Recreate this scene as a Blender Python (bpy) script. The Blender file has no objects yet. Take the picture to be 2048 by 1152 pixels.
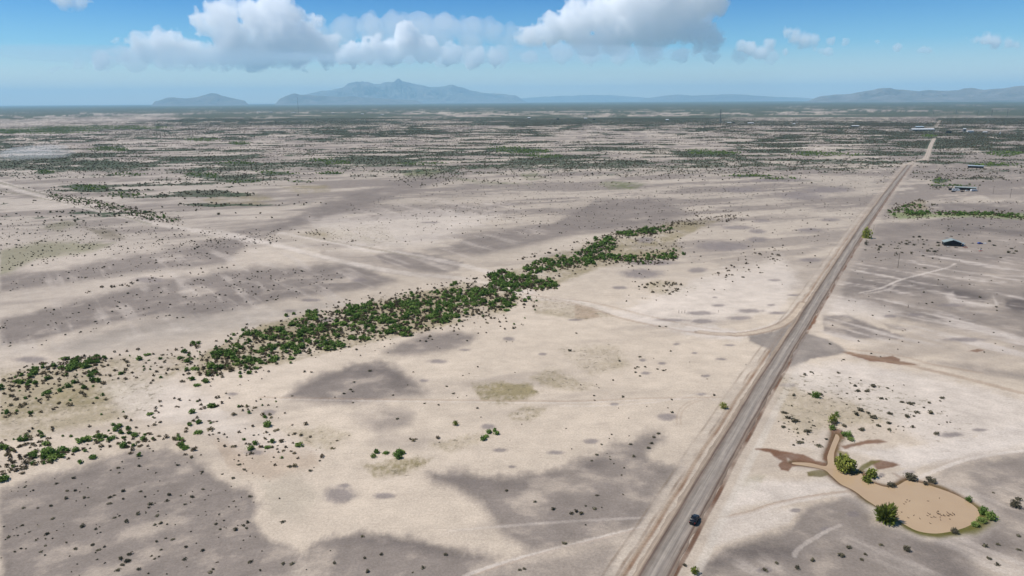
import bpy, math, random
import numpy as np
from mathutils import Matrix, Vector

# ------------------------------------------------------------------ camera, sky, sun, exposure
F = 1409.0            # focal length in pixels of a 2048 px wide picture
H = 120.0             # flying height
PITCH, ROLL = math.radians(14.85), math.radians(-0.37)
SUN_EL, SUN_AZ = math.radians(58), math.radians(-85)     # azimuth from +Y towards +X
scene = bpy.context.scene
col = scene.collection
fw = np.array([0, math.cos(PITCH), -math.sin(PITCH)])
_up = np.array([0, math.sin(PITCH), math.cos(PITCH)])
_rt = np.array([1.0, 0, 0])
rt = _rt * math.cos(ROLL) + _up * math.sin(ROLL)
up = -_rt * math.sin(ROLL) + _up * math.cos(ROLL)
cam = bpy.data.cameras.new('camera')
cam.sensor_width = 36
cam.lens = 36 * F / 2048
cam.clip_start = 1
cam.clip_end = 400000
camo = bpy.data.objects.new('camera', cam)
col.objects.link(camo)
m = Matrix(((rt[0], up[0], -fw[0], 0), (rt[1], up[1], -fw[1], 0), (rt[2], up[2], -fw[2], H), (0, 0, 0, 1)))
camo.matrix_world = m
scene.camera = camo

world = bpy.data.worlds.new('World')
scene.world = world
world.use_nodes = True
nt = world.node_tree
nt.nodes.clear()
sky = nt.nodes.new('ShaderNodeTexSky')
sky.sky_type = 'NISHITA'
sky.sun_disc = False
sky.sun_elevation = SUN_EL
sky.sun_rotation = SUN_AZ
sky.air_density = 1.0
sky.dust_density = 0.15
sky.ozone_density = 3.0
tint = nt.nodes.new('ShaderNodeMix'); tint.data_type = 'RGBA'; tint.blend_type = 'MULTIPLY'
tint.inputs[0].default_value = 1
tcw = nt.nodes.new('ShaderNodeTexCoord')
sxyz = nt.nodes.new('ShaderNodeSeparateXYZ')
elr = nt.nodes.new('ShaderNodeValToRGB')     # clear-air colour by height above the horizon
nt.links.new(tcw.outputs['Generated'], sxyz.inputs[0])
nt.links.new(sxyz.outputs[2], elr.inputs[0])
_cr = elr.color_ramp
_cr.elements[0].position = 0.0; _cr.elements[0].color = (1.3, 1.14, 1.03, 1)
_cr.elements[1].position = 1.0; _cr.elements[1].color = (0.62, 0.8, 0.9, 1)
for _p, _c in ((0.025, (1.02, 1.0, 0.97)), (0.07, (0.36, 0.70, 0.94)), (0.145, (0.01, 0.34, 0.76)), (0.3, (0.12, 0.45, 0.72))):
    _e = _cr.elements.new(_p); _e.color = _c + (1,)
nt.links.new(elr.outputs[0], tint.inputs[7])
bg = nt.nodes.new('ShaderNodeBackground')
bg.inputs[1].default_value = 0.095
wo = nt.nodes.new('ShaderNodeOutputWorld')
nt.links.new(sky.outputs[0], tint.inputs[6])
nt.links.new(tint.outputs[2], bg.inputs[0])
nt.links.new(bg.outputs[0], wo.inputs[0])

sun = bpy.data.lights.new('sun', 'SUN')
sun.energy = 4.2
sun.angle = math.radians(0.53)
sun.color = (1.0, 0.955, 0.89)
suno = bpy.data.objects.new('sun', sun)
col.objects.link(suno)
sdir = Vector((math.sin(SUN_AZ) * math.cos(SUN_EL), math.cos(SUN_AZ) * math.cos(SUN_EL), math.sin(SUN_EL)))
suno.rotation_euler = sdir.to_track_quat('Z', 'Y').to_euler()
suno.location = (0, 0, 300)

vs = scene.view_settings
vs.view_transform = 'Standard'
vs.look = 'None'
vs.gamma = 1
vs.exposure = 0.45
vs.use_curve_mapping = False
scene.render.engine = 'CYCLES'
cy = scene.cycles
cy.use_denoising = True
cy.max_bounces = 52
cy.diffuse_bounces = 3
cy.volume_bounces = 48
cy.transparent_max_bounces = 16
cy.caustics_reflective = False
cy.caustics_refractive = False

HAZE = 2.15e-5

# ------------------------------------------------------------------ helpers
rng = np.random.RandomState(7)
random.seed(7)


def at(px, py, z=0.0):
    """ground point seen at a pixel of the 2048 x 1152 photograph"""
    d = rt * (px - 1024) - up * (py - 576) + fw * F
    t = (z - H) / d[2]
    return float(d[0] * t), float(d[1] * t)


def atv(px, py):
    px = np.asarray(px, float); py = np.asarray(py, float)
    d = rt[None] * (px - 1024)[:, None] - up[None] * (py - 576)[:, None] + fw[None] * F
    t = -H / d[:, 2]
    return d[:, 0] * t, d[:, 1] * t


def proj(x, y, z=0.0):
    x = np.asarray(x, float); y = np.asarray(y, float)
    zz = z - H
    a = x * rt[0] + y * rt[1] + zz * rt[2]
    b = x * up[0] + y * up[1] + zz * up[2]
    c = x * fw[0] + y * fw[1] + zz * fw[2]
    ok = c > 1.0
    cc = np.where(ok, c, 1.0)
    return np.where(ok, 1024 + F * a / cc, -1e5), np.where(ok, 576 - F * b / cc, 1e5)


def mpp(py):
    """metres per pixel (across) at an image row"""
    x, y = at(1024, py)
    return math.sqrt(x * x + y * y + H * H) / F


def _hash(ix, iy, seed):
    h = (ix.astype(np.int64) * 374761393 + iy.astype(np.int64) * 668265263 + seed * 1442695041) & 0xFFFFFFFF
    h = ((h ^ (h >> 13)) * 1274126177) & 0xFFFFFFFF
    return (h ^ (h >> 16)) & 0xFFFFFFFF


def noise2(x, y, seed=0):
    ix = np.floor(x); iy = np.floor(y)
    fx = x - ix; fy = y - iy
    ux = fx * fx * fx * (fx * (fx * 6 - 15) + 10); uy = fy * fy * fy * (fy * (fy * 6 - 15) + 10)

    def g(dx, dy):
        a = _hash(ix + dx, iy + dy, seed) * (2 * math.pi / 4294967296.0)
        return np.cos(a) * (fx - dx) + np.sin(a) * (fy - dy)
    return ((g(0, 0) * (1 - ux) + g(1, 0) * ux) * (1 - uy) + (g(0, 1) * (1 - ux) + g(1, 1) * ux) * uy) * 1.5


def fbm(x, y, seed=0, oct=4, gain=0.5):
    s = 0; a = 1.0; t = 0
    for k in range(oct):
        s = s + a * noise2(x * 2 ** k + 13.7 * k, y * 2 ** k - 7.1 * k, seed + k)
        t += a; a *= gain
    return s / t


def noise3(p, seed=0):
    i = np.floor(p); f = p - i
    u = f * f * (3 - 2 * f)
    r = 0
    for dx in (0, 1):
        for dy in (0, 1):
            for dz in (0, 1):
                h = _hash(i[:, 0] + dx + 57 * (i[:, 2] + dz), i[:, 1] + dy - 113 * (i[:, 2] + dz), seed) / 4294967296.0
                w = (u[:, 0] if dx else 1 - u[:, 0]) * (u[:, 1] if dy else 1 - u[:, 1]) * (u[:, 2] if dz else 1 - u[:, 2])
                r = r + h * w
    return r * 2 - 1


def sst(e0, e1, x):
    t = np.clip((x - e0) / (e1 - e0), 0, 1)
    return t * t * (3 - 2 * t)


def lin(c):
    c = np.asarray(c, float) / 255.0
    return np.where(c <= 0.04045, c / 12.92, ((c + 0.055) / 1.055) ** 2.4)


def pts(s):
    return [tuple(float(v) for v in p.split(',')) for p in s.split()]


def sdf_poly(P, u, v):
    """signed distance in pixels of the polygon P, positive inside"""
    d = np.full(u.shape, 1e9); ins = np.zeros(u.shape, bool)
    n = len(P)
    for i in range(n):
        x0, y0 = P[i]; x1, y1 = P[(i + 1) % n]
        ex, ey = x1 - x0, y1 - y0
        wx, wy = u - x0, v - y0
        t = np.clip((wx * ex + wy * ey) / (ex * ex + ey * ey + 1e-9), 0, 1)
        d = np.minimum(d, (wx - t * ex) ** 2 + (wy - t * ey) ** 2)
        if y0 != y1:
            c = ((y0 > v) != (y1 > v)) & (u < (x1 - x0) * (v - y0) / (y1 - y0) + x0)
            ins ^= c
    d = np.sqrt(d)
    return np.where(ins, d, -d)


def dist_line(P, x, y):
    """distance in metres to the polyline P (world)"""
    d = np.full(x.shape, 1e18)
    for i in range(len(P) - 1):
        x0, y0 = P[i]; x1, y1 = P[i + 1]
        ex, ey = x1 - x0, y1 - y0
        wx, wy = x - x0, y - y0
        t = np.clip((wx * ex + wy * ey) / (ex * ex + ey * ey + 1e-9), 0, 1)
        d = np.minimum(d, (wx - t * ex) ** 2 + (wy - t * ey) ** 2)
    return np.sqrt(d)


def tag(o, label=None, cat=None, group=None, kind=None):
    if label: o['label'] = label
    if cat: o['category'] = cat
    if group: o['group'] = group
    if kind: o['kind'] = kind
    return o


def mesh_obj(name, V, Fc, mat, parent=None, smooth=False, loc=None):
    me = bpy.data.meshes.new(name)
    me.from_pydata([tuple(v) for v in V], [], Fc)
    me.update()
    if mat: me.materials.append(mat)
    if smooth:
        me.polygons.foreach_set('use_smooth', [True] * len(me.polygons))
    o = bpy.data.objects.new(name, me)
    col.objects.link(o)
    if parent: o.parent = parent
    if loc: o.location = loc
    return o


def mesh_np(name, V, idx, nper, mat, parent=None, smooth=False):
    """fast mesh from numpy: V (n,3), idx (m*nper) """
    me = bpy.data.meshes.new(name)
    V = np.ascontiguousarray(V, dtype=np.float32); idx = np.ascontiguousarray(idx, dtype=np.int32).ravel()
    nf = len(idx) // nper
    me.vertices.add(len(V)); me.vertices.foreach_set('co', V.ravel())
    me.loops.add(len(idx)); me.loops.foreach_set('vertex_index', idx)
    me.polygons.add(nf)
    me.polygons.foreach_set('loop_start', np.arange(0, nf * nper, nper, dtype=np.int32))
    me.polygons.foreach_set('loop_total', np.full(nf, nper, dtype=np.int32))
    me.polygons.foreach_set('use_smooth', np.full(nf, smooth, dtype=bool))
    me.update(calc_edges=True)
    if mat: me.materials.append(mat)
    o = bpy.data.objects.new(name, me)
    col.objects.link(o)
    if parent: o.parent = parent
    return o


class MB:
    def __init__(s): s.V = []; s.F = []

    def add(s, V, Fc, M=None):
        n = len(s.V)
        s.V += [tuple(M @ Vector(v)) if M else tuple(v) for v in V]
        s.F += [tuple(i + n for i in f) for f in Fc]
        return s

    def box(s, x0, x1, y0, y1, z0, z1, M=None, tx=0, ty=0):
        V = [(x0, y0, z0), (x1, y0, z0), (x1, y1, z0), (x0, y1, z0),
             (x0 + tx, y0 + ty, z1), (x1 - tx, y0 + ty, z1), (x1 - tx, y1 - ty, z1), (x0 + tx, y1 - ty, z1)]
        return s.add(V, [(0, 3, 2, 1), (4, 5, 6, 7), (0, 1, 5, 4), (1, 2, 6, 5), (2, 3, 7, 6), (3, 0, 4, 7)], M)

    def prism(s, prof, y0, y1, M=None, inset=None):
        """profile in x,z extruded along y"""
        n = len(prof)
        V = [(p[0], y0, p[1]) for p in prof] + [(p[0], y1, p[1]) for p in prof]
        Fc = [tuple(range(n)), tuple(range(2 * n - 1, n - 1, -1))]
        Fc += [(i, i + n, (i + 1) % n + n, (i + 1) % n) for i in range(n)]
        return s.add(V, Fc, M)

    def tube(s, a, b, r0, r1=None, n=8):
        r1 = r0 if r1 is None else r1
        a = Vector(a); b = Vector(b); d = (b - a).normalized()
        q = d.orthogonal().normalized(); w = d.cross(q)
        V = []
        for c, r in ((a, r0), (b, r1)):
            for k in range(n):
                t = 2 * math.pi * k / n
                V.append(c + q * math.cos(t) * r + w * math.sin(t) * r)
        Fc = [(i, (i + 1) % n, (i + 1) % n + n, i + n) for i in range(n)] + [tuple(range(n - 1, -1, -1)), tuple(range(n, 2 * n))]
        return s.add(V, Fc)

    def build(s, name, mat, parent=None, loc=None, smooth=False):
        return mesh_obj(name, s.V, s.F, mat, parent, smooth, loc)


def empty(name, loc, rz=0):
    o = bpy.data.objects.new(name, None)
    o.empty_display_size = 0.5
    col.objects.link(o)
    o.location = loc
    o.rotation_euler = (0, 0, rz)
    return o


def copy_tree(o, parent=None):
    c = o.copy(); col.objects.link(c); c.parent = parent
    for ch in list(o.children): copy_tree(ch, c)
    return c


def mat_simple(name, c, rough=0.8, metal=0.0, var=0.15, scale=3.0, spec=0.3):
    m = bpy.data.materials.new(name); m.use_nodes = True
    n = m.node_tree; b = n.nodes['Principled BSDF']
    b.inputs['Roughness'].default_value = rough
    b.inputs['Metallic'].default_value = metal
    b.inputs['Specular IOR Level'].default_value = spec
    tc = n.nodes.new('ShaderNodeTexCoord')
    no = n.nodes.new('ShaderNodeTexNoise'); no.inputs['Scale'].default_value = scale; no.inputs['Detail'].default_value = 4
    rp = n.nodes.new('ShaderNodeValToRGB')
    rp.color_ramp.elements[0].position = 0.3; rp.color_ramp.elements[1].position = 0.7
    rp.color_ramp.elements[0].color = tuple(v * (1 - var) for v in c) + (1,)
    rp.color_ramp.elements[1].color = tuple(min(1, v * (1 + var)) for v in c) + (1,)
    n.links.new(tc.outputs['Object'], no.inputs['Vector'])
    n.links.new(no.outputs['Fac'], rp.inputs[0])
    n.links.new(rp.outputs[0], b.inputs['Base Color'])
    return m


# ------------------------------------------------------------------ the layout of the plain (pixels of the photograph turned into ground points)
K_RGB = np.array([0.565, 0.535, 0.495])
K_ALB = K_RGB          # sunlit picture value -> real surface colour
ROAD_AZ = math.radians(30.6)
_rc = [np.array(at(*p)) for p in ((1306, 1152), (1372, 1038), (1447, 905), (1510, 800), (1570, 700), (1609, 640), (1652, 570), (1695, 502), (1718, 467), (1737, 438), (1762, 402), (1792, 362), (1819, 329))]
_d0 = (_rc[1] - _rc[0]) / np.linalg.norm(_rc[1] - _rc[0]); _d1 = (_rc[-1] - _rc[-2]) / np.linalg.norm(_rc[-1] - _rc[-2])
_sm = [_rc[0]] + [(_rc[i - 1] + 2 * _rc[i] + _rc[i + 1]) / 4 for i in range(1, len(_rc) - 1)] + [_rc[-1]]
ROAD = [_rc[0] - _d0 * 190] + _sm
ROAD_END = sum(np.linalg.norm(ROAD[i + 1] - ROAD[i]) for i in range(len(ROAD) - 1)) - 200


def road_uv(x, y):
    """offset right of the centreline and distance along it (0 near the camera)"""
    best = np.full(np.shape(x), 1e18); U_ = np.zeros(np.shape(x)); W_ = np.zeros(np.shape(x)); acc = -200.0
    for i in range(len(ROAD) - 1):
        a, b = ROAD[i], ROAD[i + 1]; L_ = np.linalg.norm(b - a); d = (b - a) / L_
        wx, wy = x - a[0], y - a[1]
        t_ = wx * d[0] + wy * d[1]; n_ = wx * d[1] - wy * d[0]
        lo = -1e9 if i == 0 else 0.0; hi = 1e9 if i == len(ROAD) - 2 else L_
        tc_ = np.clip(t_, lo, hi)
        dd = (t_ - tc_) ** 2 + n_ ** 2
        k = dd < best
        best = np.where(k, dd, best); U_ = np.where(k, n_, U_); W_ = np.where(k, acc + t_, W_)
        acc += L_
    return U_, W_


SAND = (227, 213, 197); GREY = (152, 143, 138); DGREY = (114, 107, 106); OLIVE = (158, 147, 112); MUD = (138, 105, 85)
PINK = (199, 189, 178); PALE = (240, 230, 222); BROWN = (176, 152, 130); GRASS = (112, 124, 78); LGREY = (188, 180, 172)
# polygons: (colour, strength, softness px, edge wobble px, points)
POLY = [
    (GREY, .92, 7, 9, '0,978 60,965 120,945 250,905 330,893 400,925 440,958 505,985 520,1010 500,1045 545,1085 610,1110 650,1075 720,1066 830,1078 960,1110 1000,1130 1040,1200 0,1200'),
    (DGREY, .55, 9, 6, '670,1080 730,1066 800,1068 880,1085 1000,1112 960,1122 880,1110 780,1095'),
    (GREY, .9, 8, 7, '858,946 900,940 960,950 1040,955 1110,938 1200,905 1290,868 1312,860 1330,880 1295,905 1300,922 1362,932 1350,965 1310,1012 1290,1050 1240,1060 1150,1090 1060,1100 1010,1070 965,1010 900,975 865,965'),
    (DGREY, .4, 8, 6, '860,948 950,950 1040,957 1140,935 1210,905 1250,900 1200,940 1080,975 960,985 880,968'),
    (GREY, .7, 12, 8, '1010,1118 1150,1102 1290,1062 1250,1130 1225,1200 980,1200'),
    (GREY, .95, 7, 5, '570,793 600,772 650,748 700,730 760,725 800,740 830,762 855,785 800,795 700,808 620,803'),
    (DGREY, .5, 8, 4, '640,752 700,732 765,727 805,745 830,770 840,785 780,775 700,745 650,765 600,785 580,790'),
    (GREY, .9, 6, 4, '770,706 800,686 840,670 900,664 950,670 940,688 880,705 810,713'),
    (DGREY, .35, 5, 4, '800,690 850,670 930,667 945,678 880,675 830,690'),
    (GREY, .7, 8, 5, '700,830 740,815 800,818 830,822 825,850 760,868 722,850'),
    (GREY, .45, 8, 5, '740,880 850,868 880,885 830,900 760,895'),
    (GREY, .9, 4, 4, '845,499 918,488 930,478 1000,465 1061,455 1106,445 1150,425 1190,400 1300,395 1390,430 1300,445 1177,464 1080,485 997,503 960,510 900,506'),
    (GREY, .85, 4, 3, '749,510 795,502 836,505 927,524 915,540 880,546 850,543 768,526'),
    (GREY, .45, 6, 3, '640,500 780,515 920,550 900,562 760,540 640,515'),
    (GREY, .95, 5, 4, '0,638 109,615 191,593 273,571 410,549 492,537 560,535 640,530 695,527 745,540 790,562 750,575 640,590 560,600 470,622 400,635 330,628 190,650 55,685 0,692'),
    (LGREY, .7, 8, 5, '100,700 190,665 330,640 465,625 600,612 640,600 700,610 520,650 330,680 160,712'),
    (DGREY, .3, 6, 4, '440,590 520,575 560,580 540,598 480,603'),
    (DGREY, .3, 7, 4, '190,662 300,642 420,628 400,640 300,655 220,670'),
    (DGREY, .25, 7, 4, '100,700 180,676 200,680 150,698'),
    (GREY, .9, 5, 5, '0,550 123,538 246,514 383,492 465,475 440,465 520,455 590,432 650,405 720,385 830,355 880,345 960,340 890,362 790,395 713,421 640,440 560,462 500,485 448,528 328,540 164,562 0,584'),
    (DGREY, .3, 6, 4, '560,450 640,420 740,395 700,418 600,445'),
    (DGREY, .25, 6, 4, '380,500 470,478 480,490 420,515'),
    (GREY, .6, 4, 3, '200,463 260,455 320,452 380,462 300,468'),
    (GREY, .75, 8, 7, '1690,520 1730,470 1780,450 2060,425 2060,700 1960,660 1880,655 1800,640 1700,612 1648,600'),
    (DGREY, .55, 7, 5, '1690,560 1740,540 1830,552 1870,560 1900,575 1850,590 1760,585 1690,590'),
    (DGREY, .9, 5, 4, '1880,572 1928,576 1978,594 1966,603 1909,597 1890,585'),
    (DGREY, .9, 6, 5, '2010,598 2060,588 2060,630 2030,625 2012,612'),
    (DGREY, .45, 6, 5, '1840,500 1940,505 2020,512 1990,522 1900,518 1850,512'),
    (DGREY, .6, 4, 3, '1880,455 1960,452 2060,462 2060,476 1980,466 1900,464'),
    (DGREY, .35, 5, 4, '1790,620 1900,625 1960,650 1900,645 1800,632'),
    (GREY, .85, 3, 3, '1880,406 1930,408 2000,414 2060,428 2060,424 1960,425 1890,420'),
    (DGREY, .3, 4, 3, '1890,407 1980,410 2040,420 1980,420'),
    (GREY, .6, 3, 3, '1960,388 2060,384 2060,398 1980,398'),
    (GREY, .6, 3, 3, '1870,358 1990,354 2060,358 2060,372 1960,374 1880,368'),
    (GREY, .95, 3, 3, '1646,631 1692,629 1737,649 1811,673 1800,678 1707,677 1648,662'),
    (DGREY, .5, 4, 3, '1760,645 1800,650 1815,660 1780,658'),
    (GREY, .95, 2.5, 3, '1497,667 1545,663 1580,645 1600,640 1560,720 1545,742 1530,735 1540,700 1500,682'),
    (GREY, .95, 2.5, 3, '1590,655 1620,668 1670,688 1692,703 1655,712 1622,716 1580,735'),
    (GREY, .7, 5, 4, '1856,723 1945,729 2060,748 2060,762 1950,745'),
    (GREY, .5, 5, 4, '1740,745 1800,744 1830,755 1780,760'),
    (GREY, .85, 7, 6, '1860,962 1885,940 1960,925 2060,903 2060,1200 1395,1200 1405,1130 1450,1098 1500,1080 1580,1058 1600,1025 1640,1005 1695,990 1715,992 1735,1012 1745,1045 1790,1052 1860,1078 1940,1068 1990,1035 1945,992 1890,972'),
    (DGREY, .6, 8, 6, '1410,1130 1450,1098 1530,1085 1600,1092 1590,1118 1500,1128 1430,1140'),
    (DGREY, .4, 9, 7, '1800,1085 1900,1080 1990,1060 2030,1090 1960,1120 1940,1200 1880,1160'),
    (GREY, .35, 7, 5, '1880,925 1960,908 2010,905 1960,918 1900,935'),
    (OLIVE, .75, 5, 7, '945,772 1000,764 1060,770 1082,783 1050,798 1000,810 960,798'),
    (OLIVE, .5, 6, 8, '1060,755 1110,740 1160,760 1200,775 1150,782 1090,772'),
    (OLIVE, .65, 4, 5, '1015,830 1050,812 1095,815 1080,830 1060,842 1025,840'),
    (OLIVE, .75, 6, 6, '725,930 790,918 865,915 850,930 800,950 750,955'),
    (OLIVE, .4, 6, 6, '860,890 930,868 990,865 960,885 900,905'),
    ((156, 154, 128), .75, 5, 6, '0,500 82,485 232,484 191,502 68,520 20,545 0,549'),
    ((120, 112, 92), .6, 4, 5, '170,455 220,458 250,478 210,478'),
    ((130, 130, 100), .5, 4, 5, '80,455 130,440 160,448 120,462'),
    (OLIVE, .5, 5, 5, '0,740 100,735 230,715 380,710 400,720 330,760 200,810 80,835 0,840'),
    (OLIVE, .6, 4, 4, '390,750 400,710 520,650 720,608 950,560 1050,590 1010,625 800,672 560,728'),
    (OLIVE, .6, 4, 4, '975,560 1080,520 1230,470 1370,440 1440,440 1350,480 1370,508 1200,535 1100,575'),
    (OLIVE, .5, 10, 9, '0,830 120,780 260,760 330,770 300,820 180,850 60,870 0,880'),
    (BROWN, .35, 10, 9, '420,870 620,880 640,930 540,960 460,940'),
    (OLIVE, .35, 10, 8, '560,860 640,855 700,870 660,900 600,890'),
    ((176, 170, 156), .35, 14, 12, '520,960 600,950 640,990 600,1040 540,1030'),
    (OLIVE, .35, 8, 8, '1120,700 1230,690 1260,730 1180,750'),
    (OLIVE, .4, 4, 4, '1290,565 1340,560 1400,575 1350,592 1300,585'),
    (OLIVE, .4, 3, 4, '1060,592 1100,598 1190,610 1230,632 1160,640 1070,625'),
    (BROWN, .5, 3, 4, '1150,610 1190,615 1200,635 1150,640'),
    (GRASS, .7, 2.5, 3, '800,345 850,337 895,343 860,352 815,353'),
    (GRASS, .5, 2.5, 3, '1040,350 1070,346 1095,355 1060,362'),
    (GRASS, .65, 2.5, 3, '1195,368 1230,362 1290,368 1270,378 1220,378'),
    (GRASS, .4, 2.5, 3, '900,355 960,362 1030,368 960,368'),
    (OLIVE, .5, 4, 5, '400,398 480,385 560,398 520,410 430,412'),
    (OLIVE, .5, 4, 5, '560,372 650,370 660,382 600,388'),
    (OLIVE, .45, 4, 5, '590,468 650,455 700,462 760,485 720,485 640,475'),
    (OLIVE, .3, 5, 6, '680,455 760,450 800,480 740,495'),
    ((146, 158, 112), .8, 2, 3, '1775,428 1810,424 1900,428 1960,424 2060,430 2060,440 1960,434 1880,434 1800,438'),
    (OLIVE, .5, 3, 4, '1800,410 1850,400 1855,420 1810,425'),
    (OLIVE, .35, 7, 9, '1545,750 1640,745 1760,770 1860,800 1800,840 1700,850 1600,870 1560,840'),
    ((168, 164, 136), .5, 5, 6, '1490,955 1530,950 1520,975 1495,1000 1480,985'),
    (PALE, .8, 6, 6, '1420,650 1330,655 1370,668 1420,676 1480,680 1490,668'),
    (PALE, .6, 7, 7, '1450,1035 1540,1020 1600,1015 1580,1045 1500,1070 1420,1095 1415,1060'),
    (PALE, .85, 9, 9, '1590,890 1700,900 1860,890 2060,840 2060,895 1900,920 1810,935 1700,900'),
    (PALE, .75, 10, 8, '1500,960 1650,960 1690,975 1600,1000 1500,1010 1440,1030 1470,980'),
    (PALE, .5, 16, 12, '200,770 340,760 420,790 470,840 600,880 640,900 500,905 380,850 250,830'),
    (PALE, .7, 12, 10, '1560,740 1700,720 1900,760 2060,800 2060,850 1860,890 1700,800 1600,780'),
    (PALE, .6, 14, 12, '1380,560 1560,520 1600,560 1560,620 1440,640 1300,650 1240,620'),
    (PALE, .5, 14, 12, '620,440 900,420 1000,430 860,490 700,500'),
    (PALE, .6, 10, 8, '1640,590 1720,600 1800,625 1760,640 1640,625'),
    (PALE, .5, 3, 4, '1890,588 1905,585 1915,600 1990,608 1985,590 2000,610 1960,615 1900,605'),
    (MUD, .95, 1, 1.5, '1622,627 1633,632 1628,645 1620,658 1611,662 1611,652 1618,640'),
    (MUD, .9, 1, 2, '1680,703 1700,704 1760,714 1785,712 1800,718 1800,722 1840,730 1800,730 1770,724 1740,722'),
    (MUD, .8, 1, 1.5, '1935,702 1955,697 1970,700 1955,704'),
    (MUD, .95, 1.2, 2, '1510,898 1536,897 1563,903 1605,909 1632,922 1652,926 1650,931 1615,924 1590,922 1572,914 1575,925 1595,926 1600,929 1585,933 1577,942 1562,940 1557,930 1566,922 1548,912 1540,904'),
    ((196, 182, 170), .8, 1.5, 1, '1582,911 1598,915 1590,918'),
    (MUD, .85, 1.2, 2, '1646,918 1655,890 1664,868 1658,858 1672,856 1690,864 1690,880 1682,876 1680,866 1668,866 1662,892 1654,922'),
    (MUD, .8, 1.2, 1.5, '1683,893 1702,888 1738,880 1758,879 1774,884 1760,886 1738,887 1705,893 1690,898'),
    (MUD, .8, 1.5, 2, '1740,922 1760,920 1785,924 1800,930 1780,935 1755,940'),
    ((128, 122, 74), .9, 1.2, 1.5, '1702,945 1716,938 1724,930 1744,921 1762,922 1745,930 1730,938 1716,950'),
    ((128, 118, 78), .9, 1.2, 1.5, '1614,944 1635,940 1656,941 1660,949 1640,954 1616,952'),
    ((140, 130, 84), .8, 1.2, 1.5, '1675,902 1694,905 1698,912 1684,916'),
]
# small grey spots of bare gravel on the sand: x,y,rx,ry (px)
SPOTS = pts('680,990,32,16 770,992,20,6 1335,834,22,7 1183,883,13,5 1228,809,8,3 875,723,19,4 1018,678,11,4 1085,708,7,2.5 690,971,10,4 538,825,15,5 848,761,9,3 1024,933,7,2.5 1411,752,9,3 1404,789,9,3 1353,688,6,2 1443,718,10,3 1389,706,6,2 1286,720,6,3 1325,727,8,2.5 1292,746,9,3 1460,690,11,2 1500,622,25,4 1542,610,8,2 1405,642,22,4 1478,636,22,4 1400,626,27,4 1430,595,5,1.5 1558,626,20,3 1438,611,13,2.5 1282,547,42,9 1396,540,18,5 1445,493,48,10 1515,479,20,5 1514,463,18,4 1291,480,18,6 1300,525,50,5 1655,380,50,6 1600,392,45,7 1560,360,60,4 1480,380,40,5 1525,442,20,3 1620,460,25,4 1930,679,42,4 1781,632,14,3 1830,629,14,3 1900,610,25,3 1590,1021,11,4 1706,1028,12,6 1650,1058,9,4 1817,944,12,4 1763,950,7,4 1475,455,30,4 975,853,14,5 508,905,18,5 620,600,20,3 720,560,16,3 900,583,10,2 580,622,12,3 300,560,30,5 860,445,18,2 1070,560,20,3 650,640,20,4 1240,575,14,3 1340,640,30,3 1550,560,12,2 1590,590,14,2 1620,520,22,4 1660,440,20,3 930,700,12,2 1110,905,16,4 1150,640,14,2 60,720,30,6 465,788,12,3 1530,1140,16,6 1900,870,20,5 1960,860,14,3 1575,770,16,4 1000,900,14,4')
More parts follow.
